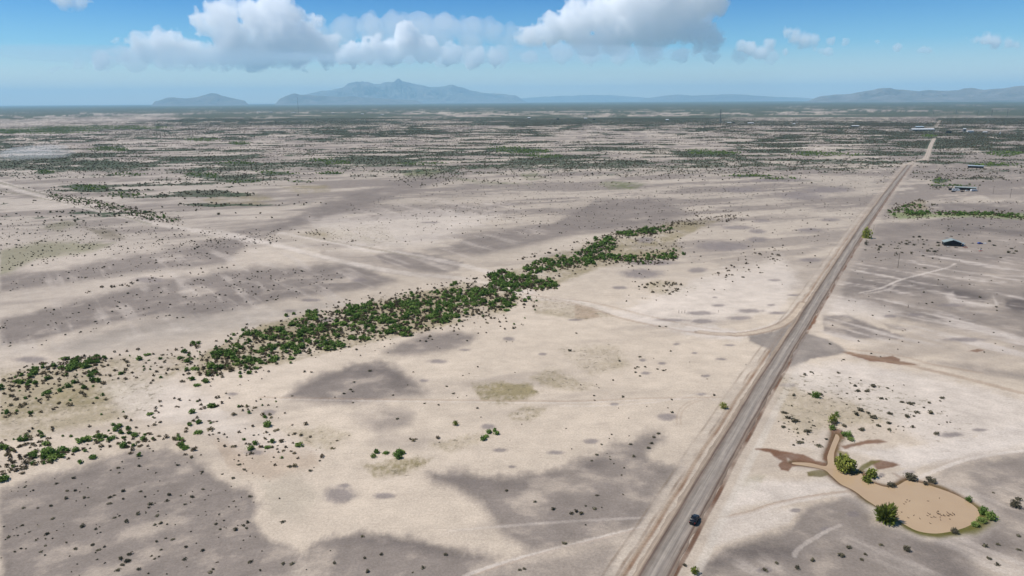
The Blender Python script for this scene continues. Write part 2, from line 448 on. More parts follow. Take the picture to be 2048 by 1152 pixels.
# tracks: (colour, strength, width m, px points)
TRACK = [
    (PALE, .6, 12, '0,369 102,398 205,422 290,443 342,453 420,466 520,485'),
    (PALE, .5, 8, '-40,352 68,381 160,402 250,424 330,440'),
    ((112, 112, 82), .65, 5, '-20,360 102,391 205,408 307,432 359,440'),
    ((120, 118, 90), .5, 5, '-20,378 60,392 150,410 215,424 300,448'),
    (PALE, .55, 8, '563,466 686,488 741,502 800,505 930,532 1000,552 1060,585'),
    ((150, 142, 122), .5, 4, '600,470 690,487 760,500 840,515'),
    (PALE, .6, 9, '440,462 520,482 631,510 713,529 823,548 918,556 987,570 1060,592 1160,606 1250,632 1340,650 1410,662 1480,668 1530,660 1570,645 1592,628'),
    (BROWN, .5, 2.5, '1050,588 1160,610 1240,636 1330,655 1400,666 1480,671 1530,664'),
    (BROWN, .4, 2, '1080,593 1180,604 1280,628 1380,650 1440,660'),
    (LGREY, .5, 3, '600,506 713,534 823,553'),
    (BROWN, .35, 1.6, '520,795 700,797 900,800 1100,803 1200,801 1300,797 1440,795'),
    (PALE, .4, 1.2, '520,798 700,800 900,803 1100,806 1200,804 1300,800 1440,798'),
    (PALE, .6, 1.6, '930,1152 1000,1128 1090,1103 1190,1078 1250,1063 1310,1050'),
    (BROWN, .4, .8, '935,1154 1005,1130 1090,1105 1190,1080 1250,1065 1310,1052'),
    (PALE, .35, 1.2, '900,1062 1040,1050 1150,1042 1290,1035'),
    (BROWN, .65, 1.4, '1440,1036 1500,1024 1560,1005 1640,990 1690,984 1706,980'),
    (PALE, .6, 1.8, '1440,1040 1500,1028 1560,1009 1640,994 1690,988'),
    (PALE, .6, 2.2, '1800,948 1850,925 1900,908 1980,890 2060,878'),
    (PALE, .6, 1.6, '1830,958 1880,938 1940,918 2010,905 2060,900'),
    (MUD, .6, 1.5, '1790,948 1800,954 1815,960'),
    (PALE, .7, 2.0, '1720,586 1760,577 1800,560 1850,547 1895,535 1910,527'),
    (PALE, .5, 2.0, '1730,588 1775,580 1790,570'),
    (BROWN, .6, 3.5, '1692,704 1760,718 1850,738 1950,762 2060,790'),
    (BROWN, .4, 2.5, '1700,698 1800,712 1870,730 1960,745'),
    (PALE, .5, 1.2, '1588,1112 1600,1095 1640,1070 1680,1050'),
    (PALE, .4, 1.0, '1120,812 1200,812 1300,806 1365,795 1400,788 1430,800'),
    (BROWN, .3, .7, '1362,850 1362,830 1372,815 1395,803 1425,798'),
    (BROWN, .3, .7, '1354,850 1355,828 1366,812 1390,800 1425,794'),
    (PALE, .8, 9, '-20,330 60,318 140,310 180,308'),
    (GREY, .6, 10, '-20,338 80,320 160,310 300,306'),
    ((140, 140, 112), .6, 6, '720,340 860,352 960,362 1060,369'),
    ((116, 120, 92), .7, 9, '1480,345 1560,358 1640,362'),
    (PALE, .7, 6, '1905,374 1960,375 1980,377'),
    (PALE, .6, 8, '1600,258 1700,262 1830,268'),
    ((176, 178, 180), .9, 22, '1868,262 1900,264 1960,266 2060,269'),
    (PALE, .6, 12, '1866,280 1950,281 2060,284'),
    (PALE, .6, 9, '1560,291 1700,305 1790,325 1825,327'),
    (PALE, .6, 10, '1600,322 1800,326 1860,325'),
]
POND = pts('1672,866 1680,874 1674,891 1669,908 1673,930 1702,947 1714,949 1722,944 1731,957 1744,963 1772,972 1794,969 1813,959 1830,961 1869,972 1908,986 1938,1002 1958,1019 1958,1036 1936,1052 1902,1062 1869,1066 1836,1061 1811,1049 1794,1038 1772,1024 1752,1011 1730,997 1716,986 1702,977 1680,966 1661,949 1647,938 1613,931 1586,927 1586,923 1619,924 1652,930 1654,911 1661,891 1668,874')


def densify(P, n=6, closed=True):
    out = []
    m_ = len(P)
    rngi = range(m_ if closed else m_ - 1)
    for i in rngi:
        p0 = P[(i - 1) % m_] if closed or i > 0 else P[0]; p1 = P[i]; p2 = P[(i + 1) % m_]; p3 = P[(i + 2) % m_] if closed or i + 2 < m_ else P[-1]
        for k in range(n):
            t = k / n
            out.append(tuple(0.5 * (2 * b + (c - a) * t + (2 * a - 5 * b + 4 * c - d) * t * t + (3 * b - a - 3 * c + d) * t ** 3) for a, b, c, d in zip(p0, p1, p2, p3)))
    if not closed: out.append(P[-1])
    return out


POND_W = [at(*p) for p in densify(POND, 5)]


def veg_layout(U, V, X, Y):
    """share of the ground hidden by low scrub, 0..1"""
    R = np.hypot(X, Y)
    az = np.arctan2(X, Y)
    hy = 209.1 - 0.0065 * U
    k = V - hy
    n1 = fbm(X / 900 + 3, Y / 900, 11, 5)
    n2 = fbm(X / 220, Y / 220 + 9, 21, 5)
    n3 = fbm(X / 2600, Y / 2600, 31, 4)
    n4 = fbm(X / 190, Y / 62, 33, 4, .6)
    d = np.zeros(U.shape)
    # the open scrub country beyond the bare flats
    band = sst(190, 110, k + 22 * n1) * 0.9
    d = np.maximum(d, band * sst(-.22, .26, n4 + .55 * n1 + .35 * n2 + .02) * .95)
    n5 = fbm(X / 5200, Y / 1500, 35, 4, .6)
    d = np.maximum(d, sst(70, 40, k) * (0.55 + 1.1 * n5 + .9 * n1))
    left = sst(260, 215, k + 25 * n1) * sst(760, 420, U)
    d = np.maximum(d, left * sst(-.12, .35, n4 + .6 * n2) * .8)
    right = sst(150, 120, k + 10 * n1) * sst(1820, 1860, U)
    d = np.maximum(d, right * sst(-.15, .32, n4 + .6 * n2) * .85)
    # towards the horizon the scrub closes up
    far = sst(26, 9, k + 16 * n5 + 5 * n1)
    d = np.maximum(d, far * (0.88 + 1.1 * n5))
    d = np.maximum(d, sst(9, 4, k) * 0.9)
    # pale bands far away
    d = d * (1 - 0.8 * sst(430, 250, U) * np.exp(-((k - 33 + 0.02 * (U - 200)) / 7) ** 2))
    d = d * (1 - 0.6 * np.exp(-((k - 47) / 5) ** 2) * sst(1100, 700, U) * (0.5 + n1))
    d = d * (1 - 0.55 * np.exp(-((k - 40) / 5) ** 2) * sst(1300, 1500, U))
    d = np.maximum(d, 0.9 * np.exp(-((k - 50) / 3.2) ** 2) * sst(1380, 1560, U) * (0.8 + 0.5 * n2))
    d = np.maximum(d, 0.8 * np.exp(-((k - 43) / 6.0) ** 2) * sst(1860, 1880, U))
    d = np.maximum(d, 0.9 * np.exp(-((k - 36) / 5.0) ** 2) * sst(600, 200, U) * 0)
    for cx, cyy, rx, ry, s in GREENS:
        q = ((U - cx) / rx) ** 2 + ((V - cyy) / ry) ** 2
        d = np.maximum(d, s * np.exp(-q ** 2) * (0.85 + 0.8 * n2))
    return np.clip(d, 0, 1)


GREENS = pts('90,345,20,4,1 180,376,42,5,1 250,390,45,5,.8 80,347,90,4,.5 215,298,40,5,.8 240,300,18,4,1 400,350,40,4,1 425,352,20,4,1 330,360,35,4,.6 260,349,35,4,.7 480,287,25,4,.9 405,280,40,4,.7 560,347,45,3,.9 540,345,30,4,.8 660,347,30,3,.9 470,326,40,3,.7 670,326,30,4,.8 640,320,30,3,.8 1050,303,60,5,.9 1090,312,40,4,.8 1010,296,40,4,.7 1160,285,25,3,.6 860,283,20,2,.6 1430,306,55,4,1 1400,301,30,3,.7 1640,308,60,5,.95 1700,310,30,3,.8 1570,300,50,3,.6 1380,310,40,3,.6 1500,352,60,2.5,.8 1560,357,50,2.5,.7 850,328,60,3,.7 730,352,40,6,.5 480,364,45,3,.8 600,363,30,3,.7 1030,340,60,2.5,.6 920,320,40,3,.5 1190,320,40,3,.5 2010,308,40,6,.8 1990,330,60,4,.8 1960,325,90,4,.6 1870,323,25,4,.6 1858,272,16,3,1 1900,300,60,4,.5 1340,300,40,3,.5 720,300,60,4,.4 1260,300,70,4,.4 1440,232,60,4,.8 1650,238,200,3,.5 700,242,120,3,.5 980,240,160,3,.5 1120,250,160,4,.35 300,270,120,4,.6 80,262,120,6,.8 200,255,150,4,.7 1240,350,90,3,.45 1870,410,15,6,.5 1880,362,20,6,.8 1900,371,60,2,.9 1960,357,60,3,.6')

# ------------------------------------------------------------------ ground: one sheet, from under the camera to the horizon
ys = np.concatenate([[203.05, 203.3, 203.7, 204.2, 204.8, 205.5], np.arange(206.3, 1240, 1.75)])
rad = H / np.tan(PITCH + np.arctan((ys - 576) / F))
rad = rad[::-1]
rad = np.concatenate([[1.0, 20, 45, 70, 90, 105, 115], rad[rad > 118]])
rad = np.concatenate([rad, [100000.0]]) if rad[-1] < 66000 else rad
rad = np.minimum(rad, 100000.0 + np.arange(len(rad)) * 10)
ta = np.tan(math.radians(43))
azs = np.arctan(np.linspace(-ta, ta, 1120))
azs = np.concatenate([azs, np.linspace(math.radians(43), math.radians(317), 60)[1:-1]])
nr, na = len(rad), len(azs)
RR, AA = np.meshgrid(rad, azs, indexing='ij')
X = (RR * np.sin(AA)).ravel(); Y = (RR * np.cos(AA)).ravel()
U, V_ = proj(X, Y)
LR = np.log(np.hypot(X, Y)); AZ = np.arctan2(X, Y)
wob = fbm(AZ * 34, LR * 20, 5, 4, 0.6)
wobf = fbm(AZ * 150, LR * 80, 6, 3, 0.6)
wu = U + 0.0
wv = V_ + 0.0
vis = (U > -200) & (U < 2250) & (V_ > 195) & (V_ < 1260)
# base: warm sand close by, greyer and pinker with distance
t_far = sst(700, 330, V_)
base = lin(SAND)[None] * (1 - t_far[:, None]) + lin(PINK)[None] * t_far[:, None]
left_c = sst(900, 200, U) * sst(900, 600, V_)
base = base * (1 - 0.35 * left_c[:, None]) + lin((198, 190, 186))[None] * 0.35 * left_c[:, None]
big = fbm(X / 160, Y / 160, 41, 5)
mid = fbm(X / 38, Y / 38, 51, 4)
fin = fbm(X / 11, Y / 11, 55, 4) * sst(700, 300, np.hypot(X, Y))
strk = fbm(AZ * 40, LR * 90, 57, 4, .6)
C = base * (1 + 0.24 * big + 0.08 * mid + 0.08 * fin + 0.08 * strk)[:, None]
# wind-streaked grey gravel showing through, everywhere but mostly left and right
ga = math.radians(72)
sx = X * math.sin(ga) + Y * math.cos(ga); sy = -X * math.cos(ga) + Y * math.sin(ga)
st = fbm(sx / 240, sy / 60, 61, 5) + 0.45 * fbm(sx / 60, sy / 14, 71, 4)
amt = 0.10 + 0.32 * sst(560, 420, V_) + 0.25 * sst(1700, 1800, U) * sst(760, 700, V_)
gm = sst(0.02, 0.42, st + amt - 0.22) * (0.35 + 0.5 * sst(620, 380, V_))
C = C * (1 - gm[:, None]) + lin(GREY)[None] * gm[:, None]


def paint(sub, c, a, rel=None):
    global C
    cc = lin(c)[None] * (1 + 0.14 * big[sub] + 0.12 * mid[sub] + 0.20 * fin[sub] + 0.14 * strk[sub])[:, None]
    a = np.clip(a, 0, 1)[:, None]
    C[sub] = C[sub] * (1 - a) + cc * a


tuft = np.zeros(len(X))
for c, s, soft, wb, ps in POLY:
    P = pts(ps)
    xs = [p[0] for p in P]; yy = [p[1] for p in P]
    mrg = soft * 3 + wb * 3 + 6
    sub = np.nonzero(vis & (U > min(xs) - mrg) & (U < max(xs) + mrg) & (V_ > min(yy) - mrg) & (V_ < max(yy) + mrg))[0]
    if len(sub) == 0: continue
    sd = sdf_poly(P, U[sub], V_[sub] + wob[sub] * wb * 0.9) + wob[sub] * wb * 0.5 + wobf[sub] * wb * 0.5
    isg = c in (GREY, DGREY, LGREY)
    soft_ = np.maximum(soft * ((1.9 if isg and wb > 3.5 else 1.15) + 2.2 * wob[sub]), 1.0)
    if isg: sd = sd + fin[sub] * wb * 1.3 + mid[sub] * wb
    a = s * sst(-soft_, soft_, sd)
    if isg: a = a * (1 - .22 * sst(.02, .4, .35 * strk[sub] + .9 * fin[sub] + .5 * mid[sub]))
    if c in (GREY, DGREY, LGREY):
        a = a * (1 - 0.42 * sst(0.05, 0.5, st[sub] * 0.5 + mid[sub] * 0.9 + .4 * fin[sub]) * (0.4 + 0.6 * (c == GREY)))
    if c in (OLIVE, GRASS):
        a = a * np.clip(0.8 + 1.5 * mid[sub] + 0.9 * wobf[sub], 0, 1.2)
        tuft[sub] = np.maximum(tuft[sub], sst(-soft * 3, soft, sd) * .9)
    paint(sub, c, a)
    if c == GREY and s > .7:      # darker grey band just inside the edge of the strong grey patches
        paint(sub, DGREY, 0.35 * s * np.exp(-np.abs(sd - soft) / (soft * 1.3)) * np.clip(.6 + 1.5 * wob[sub], 0, 1.2))
for s, ps in ((.75, '1545,745 1640,740 1760,770 1880,800 1960,850 1860,890 1700,900 1560,890'), (.6, '0,720 400,680 640,600 960,545 1240,460 1520,420 1500,450 1380,520 1120,600 980,660 560,750 420,840 0,860'), (.6, '360,860 640,890 640,950 560,1000 430,930 200,920 0,960 0,860'),
              (.5, '700,860 1000,850 1100,880 900,960 700,960'), (.4, '880,740 1200,700 1260,760 1100,840 900,820'), (.5, '1420,520 1600,480 1600,520 1480,580'), (.4, '0,960 400,920 520,1000 640,1152 0,1152'), (.5, '1490,940 1600,950 1560,1040 1430,1060'),
              (.5, '1730,490 2048,470 2048,520 1740,520'), (.45, '0,400 700,420 500,520 0,560')):
    P = pts(ps); sub = np.nonzero(vis)[0]
    sd = sdf_poly(P, U[sub], V_[sub]) + wob[sub] * 20
    tuft[sub] = np.maximum(tuft[sub], s * sst(-14, 14, sd))
a_, b_ = np.array(at(1740, 640)), np.array(at(1960, 692)); dd_ = (b_ - a_) / np.linalg.norm(b_ - a_)
q1 = X * dd_[0] + Y * dd_[1]; q2 = -X * dd_[1] + Y * dd_[0]
stk = fbm(q1 / 90, q2 / 11, 141, 4, .6)
for s, cc_, ps in ((.85, (222, 212, 205), '1640,590 1720,520 1900,500 2070,470 2070,730 1900,690 1640,690'), (.5, (216, 206, 198), '0,560 400,500 800,400 1000,380 1100,460 700,620 0,720'), (.5, (222, 212, 204), '1380,1152 1700,1040 2070,940 2070,1152')):
    P = pts(ps); sub = np.nonzero(vis)[0]
    sd = sdf_poly(P, U[sub], V_[sub])
    paint(sub, cc_, s * sst(-10, 14, sd) * sst(.02, .42, stk[sub] + .25 * mid[sub]))
for cx, cyy, rx, ry in SPOTS:
    sub = np.nonzero(vis & (abs(U - cx) < rx * 2.2) & (abs(V_ - cyy) < ry * 2.6))[0]
    q = np.sqrt(((U[sub] - cx) / rx) ** 2 + ((V_[sub] - cyy) / ry) ** 2) + wobf[sub] * 0.35 + wob[sub] * 0.3
    paint(sub, (150, 142, 142), 0.8 * sst(1.45, 0.55, q))
for c, s, wd, ps in TRACK:
    P = densify(pts(ps), 4, False)
    xs = [p[0] for p in P]; yy = [p[1] for p in P]
    sub = np.nonzero(vis & (U > min(xs) - 40) & (U < max(xs) + 40) & (V_ > min(yy) - 25) & (V_ < max(yy) + 25))[0]
    W = [at(max(-60, p[0]), p[1]) for p in P]
    d = dist_line(W, X[sub], Y[sub]) + 0.6 * wd * 0.5 * wobf[sub]
    paint(sub, c, s * sst(wd * 0.75, wd * 0.3, d) * np.clip(0.85 + 0.6 * mid[sub] + 0.5 * wob[sub], 0, 1))
# verges of the main road: ditches, wind-row of pale earth
ru, rv = road_uv(X, Y)
sub = np.nonzero((np.abs(ru) < 22) & (rv > -200) & (rv < 1400))[0]
u_ = ru[sub] + 0.5 * noise2(rv[sub] / 25, rv[sub] * 0, 81)
al = fbm(rv[sub] / 18, rv[sub] * 0 + 3.3, 82, 3)
near = sst(900, 300, rv[sub])
paint(sub, (204, 192, 180), 0.40 * sst(13, 9, np.abs(u_ + 1)))
paint(sub, (180, 160, 140), 0.75 * sst(1.0, 0.4, np.abs(u_ + 6.9)) * near)
paint(sub, (150, 118, 96), (0.35 + 0.9 * al) * sst(0.75, 0.25, np.abs(u_ + 6.4)) * (0.4 + 0.6 * near))
paint(sub, (224, 212, 198), (0.3 + .8 * al) * sst(1.6, 0.6, np.abs(u_ + 9.6)) * near)
paint(sub, (158, 140, 124), (0.3 + 1.0 * al) * sst(0.7, 0.2, np.abs(u_ + 8.2 + .6 * al)) * near)
paint(sub, (150, 134, 118), (0.45 + 0.9 * al) * sst(0.55, 0.2, np.abs(u_ + 11.6)) * 0.7)
paint(sub, (128, 100, 84), (0.75 + 1.0 * al) * sst(0.95, 0.4, np.abs(u_ - 4.9)))
paint(sub, (236, 228, 218), 0.5 * sst(1.8, 0.7, np.abs(u_ - 9.5)) * sst(250, 60, rv[sub]))
for c, s, soft, wb, ps in POLY:
    if ps.startswith('1497,667') or ps.startswith('1590,655') or ps.startswith('1622,627'):
        P = pts(ps); sub = np.nonzero(vis & (U > 1450) & (U < 1740) & (V_ > 600) & (V_ < 780))[0]
        sd = sdf_poly(P, U[sub], V_[sub]) + wobf[sub] * 2
        sd = sd + fin[sub] * 5 + mid[sub] * 4
        paint(sub, (160, 152, 146) if c == GREY else c, (.75 if c == GREY else .9) * sst(-4 if c == GREY else -1.5, 4 if c == GREY else 1.5, sd))
W = [at(*p) for p in densify(pts('1400,664 1470,669 1525,662 1565,648 1590,628 1606,606'), 4, False)]
sub = np.nonzero(vis & (U > 1380) & (U < 1640) & (V_ > 590) & (V_ < 690))[0]
d = dist_line(W, X[sub], Y[sub])
paint(sub, (214, 198, 180), .9 * sst(2.6, 1.2, d)); paint(sub, (166, 146, 128), .7 * sst(1.0, .4, np.abs(d - 2.4)))
# pond: basin, muddy and grassy rim
psd = np.full(X.shape, -1e6)
subp = np.nonzero((U > 1480) & (U < 2048) & (V_ > 830) & (V_ < 1110))[0]
psd[subp] = sdf_poly(POND_W, X[subp], Y[subp])
rimn = fbm(X[subp] / 9, Y[subp] / 9, 91, 3)
pu, pv = U[subp], V_[subp]
rim_w = 0.35 + 1.1 * sst(1020, 1050, pv) + 1.2 * sst(1930, 1960, pu) * sst(1000, 1030, pv) + 0.8 * rimn
a = sst(-rim_w - 2.4, -rim_w + .2, psd[subp] + .8 * rimn)
mix = np.clip(sst(980, 1040, pv) + 0.5 * rimn, 0, 1)[:, None]
rc = lin((122, 98, 74))[None] * (1 - mix) + lin((112, 108, 58))[None] * mix
C[subp] = C[subp] * (1 - a[:, None]) + rc * a[:, None]
a = sst(-7, -3, psd[subp] + rimn * 3) * sst(-rim_w * 0.5, -rim_w - 1.5, psd[subp]) * 0.3
C[subp] = C[subp] * (1 - a[:, None]) + lin((214, 204, 196))[None] * a[:, None]
for c, s, soft, wb, ps in POLY:
    if s >= .8 and soft <= 1.5 and c not in (GREY, DGREY) and ps[:4] in ('1510', '1646', '1683', '1740', '1702', '1614', '1675', '1680'):
        P = pts(ps); sub = subp
        sd = sdf_poly(P, pu, pv) + wobf[sub] * 2.4 + fin[sub] * 2
        paint(sub, c, s * .85 * sst(-2.2, 1.6, sd) * np.clip(.85 + 1.2 * fin[sub] + .5 * rimn, .3, 1) * (psd[sub] < 0.5))
Z = np.zeros_like(X)
rr = np.hypot(X, Y)
damp = sst(9000, 2500, rr)
Z += 0.35 * fbm(X / 60, Y / 60, 101, 3) * damp * sst(60, 160, rr)
flat = np.zeros_like(X)
flat[subp] = sst(-14, -4, psd[subp])
flat = np.maximum(flat, sst(16, 9, np.abs(ru)) * sst(-300, -250, rv) * sst(ROAD_END + 150, ROAD_END + 100, rv))
Z *= 1 - flat
# road is a low causeway between shallow ditches
Z += sst(16, 12, np.abs(ru + 1)) * damp * 0.0
Z[subp] -= 0.55 * sst(-1.6, 2.0, psd[subp])
veg = np.zeros_like(X)
v_ok = vis | (V_ < 1e4)
sv = np.nonzero(v_ok)[0]
veg[sv] = veg_layout(U[sv], V_[sv], X[sv], Y[sv])
veg *= 1 - sst(16, 9, np.abs(ru)) * (rv > -300) * (rv < ROAD_END + 5)
idx = (np.arange(nr - 1)[:, None] * na + np.arange(na)[None])
nxt = (np.arange(nr - 1)[:, None] * na + (np.arange(na)[None] + 1) % na)
quads = np.stack([idx, nxt, nxt + na, idx + na], -1).reshape(-1, 4)


def ground_material():
    m = bpy.data.materials.new('desert_soil'); m.use_nodes = True
    n = m.node_tree; N = n.nodes; L = n.links
    b = N['Principled BSDF']; b.inputs['Roughness'].default_value = 0.95; b.inputs['Specular IOR Level'].default_value = 0.1
    at_ = N.new('ShaderNodeAttribute'); at_.attribute_name = 'soil'
    av = N.new('ShaderNodeAttribute'); av.attribute_name = 'veg'
    geo = N.new('ShaderNodeNewGeometry')

    def noise(scale, det, rough=0.6, vec=None):
        x = N.new('ShaderNodeTexNoise'); x.inputs['Scale'].default_value = scale; x.inputs['Detail'].default_value = det
        x.inputs['Roughness'].default_value = rough
        L.new(vec or geo.outputs['Position'], x.inputs['Vector']); return x.outputs['Fac']

    def mr(v, a, b_, c, d, clamp=True):
        x = N.new('ShaderNodeMapRange'); x.clamp = clamp
        for i, q in enumerate((a, b_, c, d)): x.inputs[1 + i].default_value = q
        L.new(v, x.inputs[0]); return x.outputs[0]

    def mth(op, a, b_=None):
        x = N.new('ShaderNodeMath'); x.operation = op
        for i, q in enumerate((a, b_)):
            if q is None: continue
            if isinstance(q, (int, float)): x.inputs[i].default_value = q
            else: L.new(q, x.inputs[i])
        return x.outputs[0]

    def mixc(f, a, b_, mode='MIX'):
        x = N.new('ShaderNodeMix'); x.data_type = 'RGBA'; x.blend_type = mode
        if isinstance(f, float): x.inputs[0].default_value = f
        else: L.new(f, x.inputs[0])
        for i, q in ((6, a), (7, b_)):
            if isinstance(q, tuple): x.inputs[i].default_value = q
            else: L.new(q, x.inputs[i])
        return x.outputs[2]
    f1 = noise(1.3, 6, 0.8); f2 = noise(0.11, 5, 0.65); f3 = noise(0.02, 4)
    mul = mth('MULTIPLY', mr(f1, 0.25, 0.75, 0.70, 1.30, False), mr(f2, 0.25, 0.75, 0.88, 1.12, False))
    mulc = N.new('ShaderNodeCombineColor')
    for i in range(3): L.new(mul, mulc.inputs[i])
    c = mixc(1.0, at_.outputs['Color'], mulc.outputs[0], 'MULTIPLY')
    # rills and wind ripples
    mpr = N.new('ShaderNodeMapping'); mpr.inputs['Rotation'].default_value = (0, 0, 0.5); mpr.inputs['Scale'].default_value = (0.16, 0.9, 1)
    L.new(geo.outputs['Position'], mpr.inputs[0])
    rl = noise(0.6, 5, 0.7, mpr.outputs[0])
    c = mixc(mr(rl, 0.56, 0.68, 0, 0.22), c, (0.20, 0.165, 0.135, 1))
    # tiny pebbles and tufts
    f4 = noise(1.6, 3, 0.7)
    sp = mr(f4, 0.64, 0.72, 0, 0.6)
    sp = mth('MULTIPLY', sp, mr(f2, 0.42, 0.6, 0, 1))
    c = mixc(sp, c, (0.13, 0.11, 0.085, 1))
    # small tufts and litter
    atf = N.new('ShaderNodeAttribute'); atf.attribute_name = 'tuft'
    g5 = noise(0.32, 5, 0.75)
    th5 = mth('SUBTRACT', 0.74, mth('MULTIPLY', atf.outputs['Fac'], 0.20))
    cv5 = N.new('ShaderNodeMapRange')
    L.new(g5, cv5.inputs[0]); L.new(th5, cv5.inputs[1]); L.new(mth('ADD', th5, 0.05), cv5.inputs[2])
    c = mixc(mth('MULTIPLY', cv5.outputs[0], 0.75), c, mixc(mr(f3, 0.35, 0.65, 0, 1), (0.12, 0.105, 0.06, 1), (0.15, 0.12, 0.085, 1)))
    # scrub cover
    g1 = noise(0.05, 7, 0.78)
    th = mth('SUBTRACT', 0.76, mth('MULTIPLY', av.outputs['Fac'], 0.52))
    cov = N.new('ShaderNodeMapRange'); cov.interpolation_type = 'SMOOTHSTEP'
    L.new(g1, cov.inputs[0]); L.new(mth('SUBTRACT', th, 0.05), cov.inputs[1]); L.new(mth('ADD', th, 0.05), cov.inputs[2])
    gcol = mixc(mr(noise(0.013, 3), 0.35, 0.65, 0, 1), (0.038, 0.056, 0.028, 1), (0.064, 0.066, 0.044, 1))
    c = mixc(mth('MULTIPLY', cov.outputs[0], 0.93), c, gcol)
    L.new(c, b.inputs['Base Color'])
    bump = N.new('ShaderNodeBump'); bump.inputs['Strength'].default_value = 0.6; bump.inputs['Distance'].default_value = 0.25
    L.new(f1, bump.inputs['Height']); L.new(bump.outputs[0], b.inputs['Normal'])
    return m


ground = mesh_np('ground', np.stack([X, Y, Z], 1), quads, 4, ground_material(), smooth=True)
tag(ground, 'pale sandy desert plain with grey gravel flats and scrub reaching the horizon', kind='structure')
ca = ground.data.attributes.new('soil', 'FLOAT_COLOR', 'POINT')
rgba = np.ones((len(X), 4), np.float32)
rgba[:, :3] = np.clip(C * K_RGB[None], 0.01, 0.8)
ca.data.foreach_set('color', rgba.ravel())
ta_ = ground.data.attributes.new('tuft', 'FLOAT', 'POINT')
ta_.data.foreach_set('value', tuft.astype(np.float32))
va = ground.data.attributes.new('veg', 'FLOAT', 'POINT')
va.data.foreach_set('value', veg.astype(np.float32))


def gz(x, y):
    """height of the ground"""
    x = np.atleast_1d(np.asarray(x, float)); y = np.atleast_1d(np.asarray(y, float))
    r_ = np.hypot(x, y)
    z = 0.35 * fbm(x / 60, y / 60, 101, 3) * sst(9000, 2500, r_) * sst(60, 160, r_)
    u__, v__ = road_uv(x, y)
    fl = sst(16, 9, np.abs(u__)) * sst(-300, -250, v__) * sst(ROAD_END + 150, ROAD_END + 100, v__)
    uu, vv = proj(x, y)
    nearp = (uu > 1480) & (uu < 2060) & (vv > 830) & (vv < 1110)
    if nearp.any():
        s_ = sdf_poly(POND_W, x[nearp], y[nearp])
        f2_ = np.zeros_like(z); f2_[nearp] = sst(-14, -4, s_)
        z = z * (1 - np.maximum(fl, f2_))
        z[nearp] -= 0.55 * sst(-1.6, 2.0, s_)
    else:
        z = z * (1 - fl)
    return z


def G(px, py):
    x, y = at(px, py)
    z = float(gz(x, y)[0])
    return x, y, z


# ------------------------------------------------------------------ pond water
def expand_poly(P, d):
    n = len(P); out = []
    area = sum(P[i][0] * P[(i + 1) % n][1] - P[(i + 1) % n][0] * P[i][1] for i in range(n))
    sg = 1 if area > 0 else -1
    for i in range(n):
        a = np.array(P[i - 1]); c = np.array(P[(i + 1) % n]); t = c - a; t = t / (np.linalg.norm(t) + 1e-9)
        out.append((P[i][0] + sg * t[1] * d, P[i][1] - sg * t[0] * d))
    return out


wm = bpy.data.materials.new('muddy_water'); wm.use_nodes = True
N = wm.node_tree.nodes; L = wm.node_tree.links; b = N['Principled BSDF']
b.inputs['Roughness'].default_value = 0.22; b.inputs['Specular IOR Level'].default_value = 0.25
ge = N.new('ShaderNodeNewGeometry'); no = N.new('ShaderNodeTexNoise'); no.inputs['Scale'].default_value = 0.08; no.inputs['Detail'].default_value = 3
L.new(ge.outputs['Position'], no.inputs['Vector'])
rp = N.new('ShaderNodeValToRGB'); rp.color_ramp.elements[0].position = .35; rp.color_ramp.elements[1].position = .65
rp.color_ramp.elements[0].color = tuple(lin((203, 177, 146)) * K_RGB) + (1,); rp.color_ramp.elements[1].color = tuple(lin((209, 184, 152)) * K_RGB) + (1,)
L.new(no.outputs['Fac'], rp.inputs[0]); L.new(rp.outputs[0], b.inputs['Base Color'])
n2 = N.new('ShaderNodeTexNoise'); n2.inputs['Scale'].default_value = 2.5; L.new(ge.outputs['Position'], n2.inputs['Vector'])
bp = N.new('ShaderNodeBump'); bp.inputs['Strength'].default_value = 0.15; bp.inputs['Distance'].default_value = 0.05
L.new(n2.outputs['Fac'], bp.inputs['Height']); L.new(bp.outputs[0], b.inputs['Normal'])
WP = expand_poly(POND_W, 0.9)
import bmesh
bm = bmesh.new()
vs_ = [bm.verts.new((p[0], p[1], -0.26)) for p in WP]
fc = bm.faces.new(vs_)
bmesh.ops.triangulate(bm, faces=[fc])
bmesh.ops.recalc_face_normals(bm, faces=bm.faces)
for f in bm.faces:
    if f.normal.z < 0: f.normal_flip()
me = bpy.data.meshes.new('water'); bm.to_mesh(me); bm.free(); me.materials.append(wm)
wo_ = bpy.data.objects.new('water', me); col.objects.link(wo_)
tag(wo_, 'tan muddy water filling the stock pond beside the road', kind='structure')

# ------------------------------------------------------------------ the graded dirt road


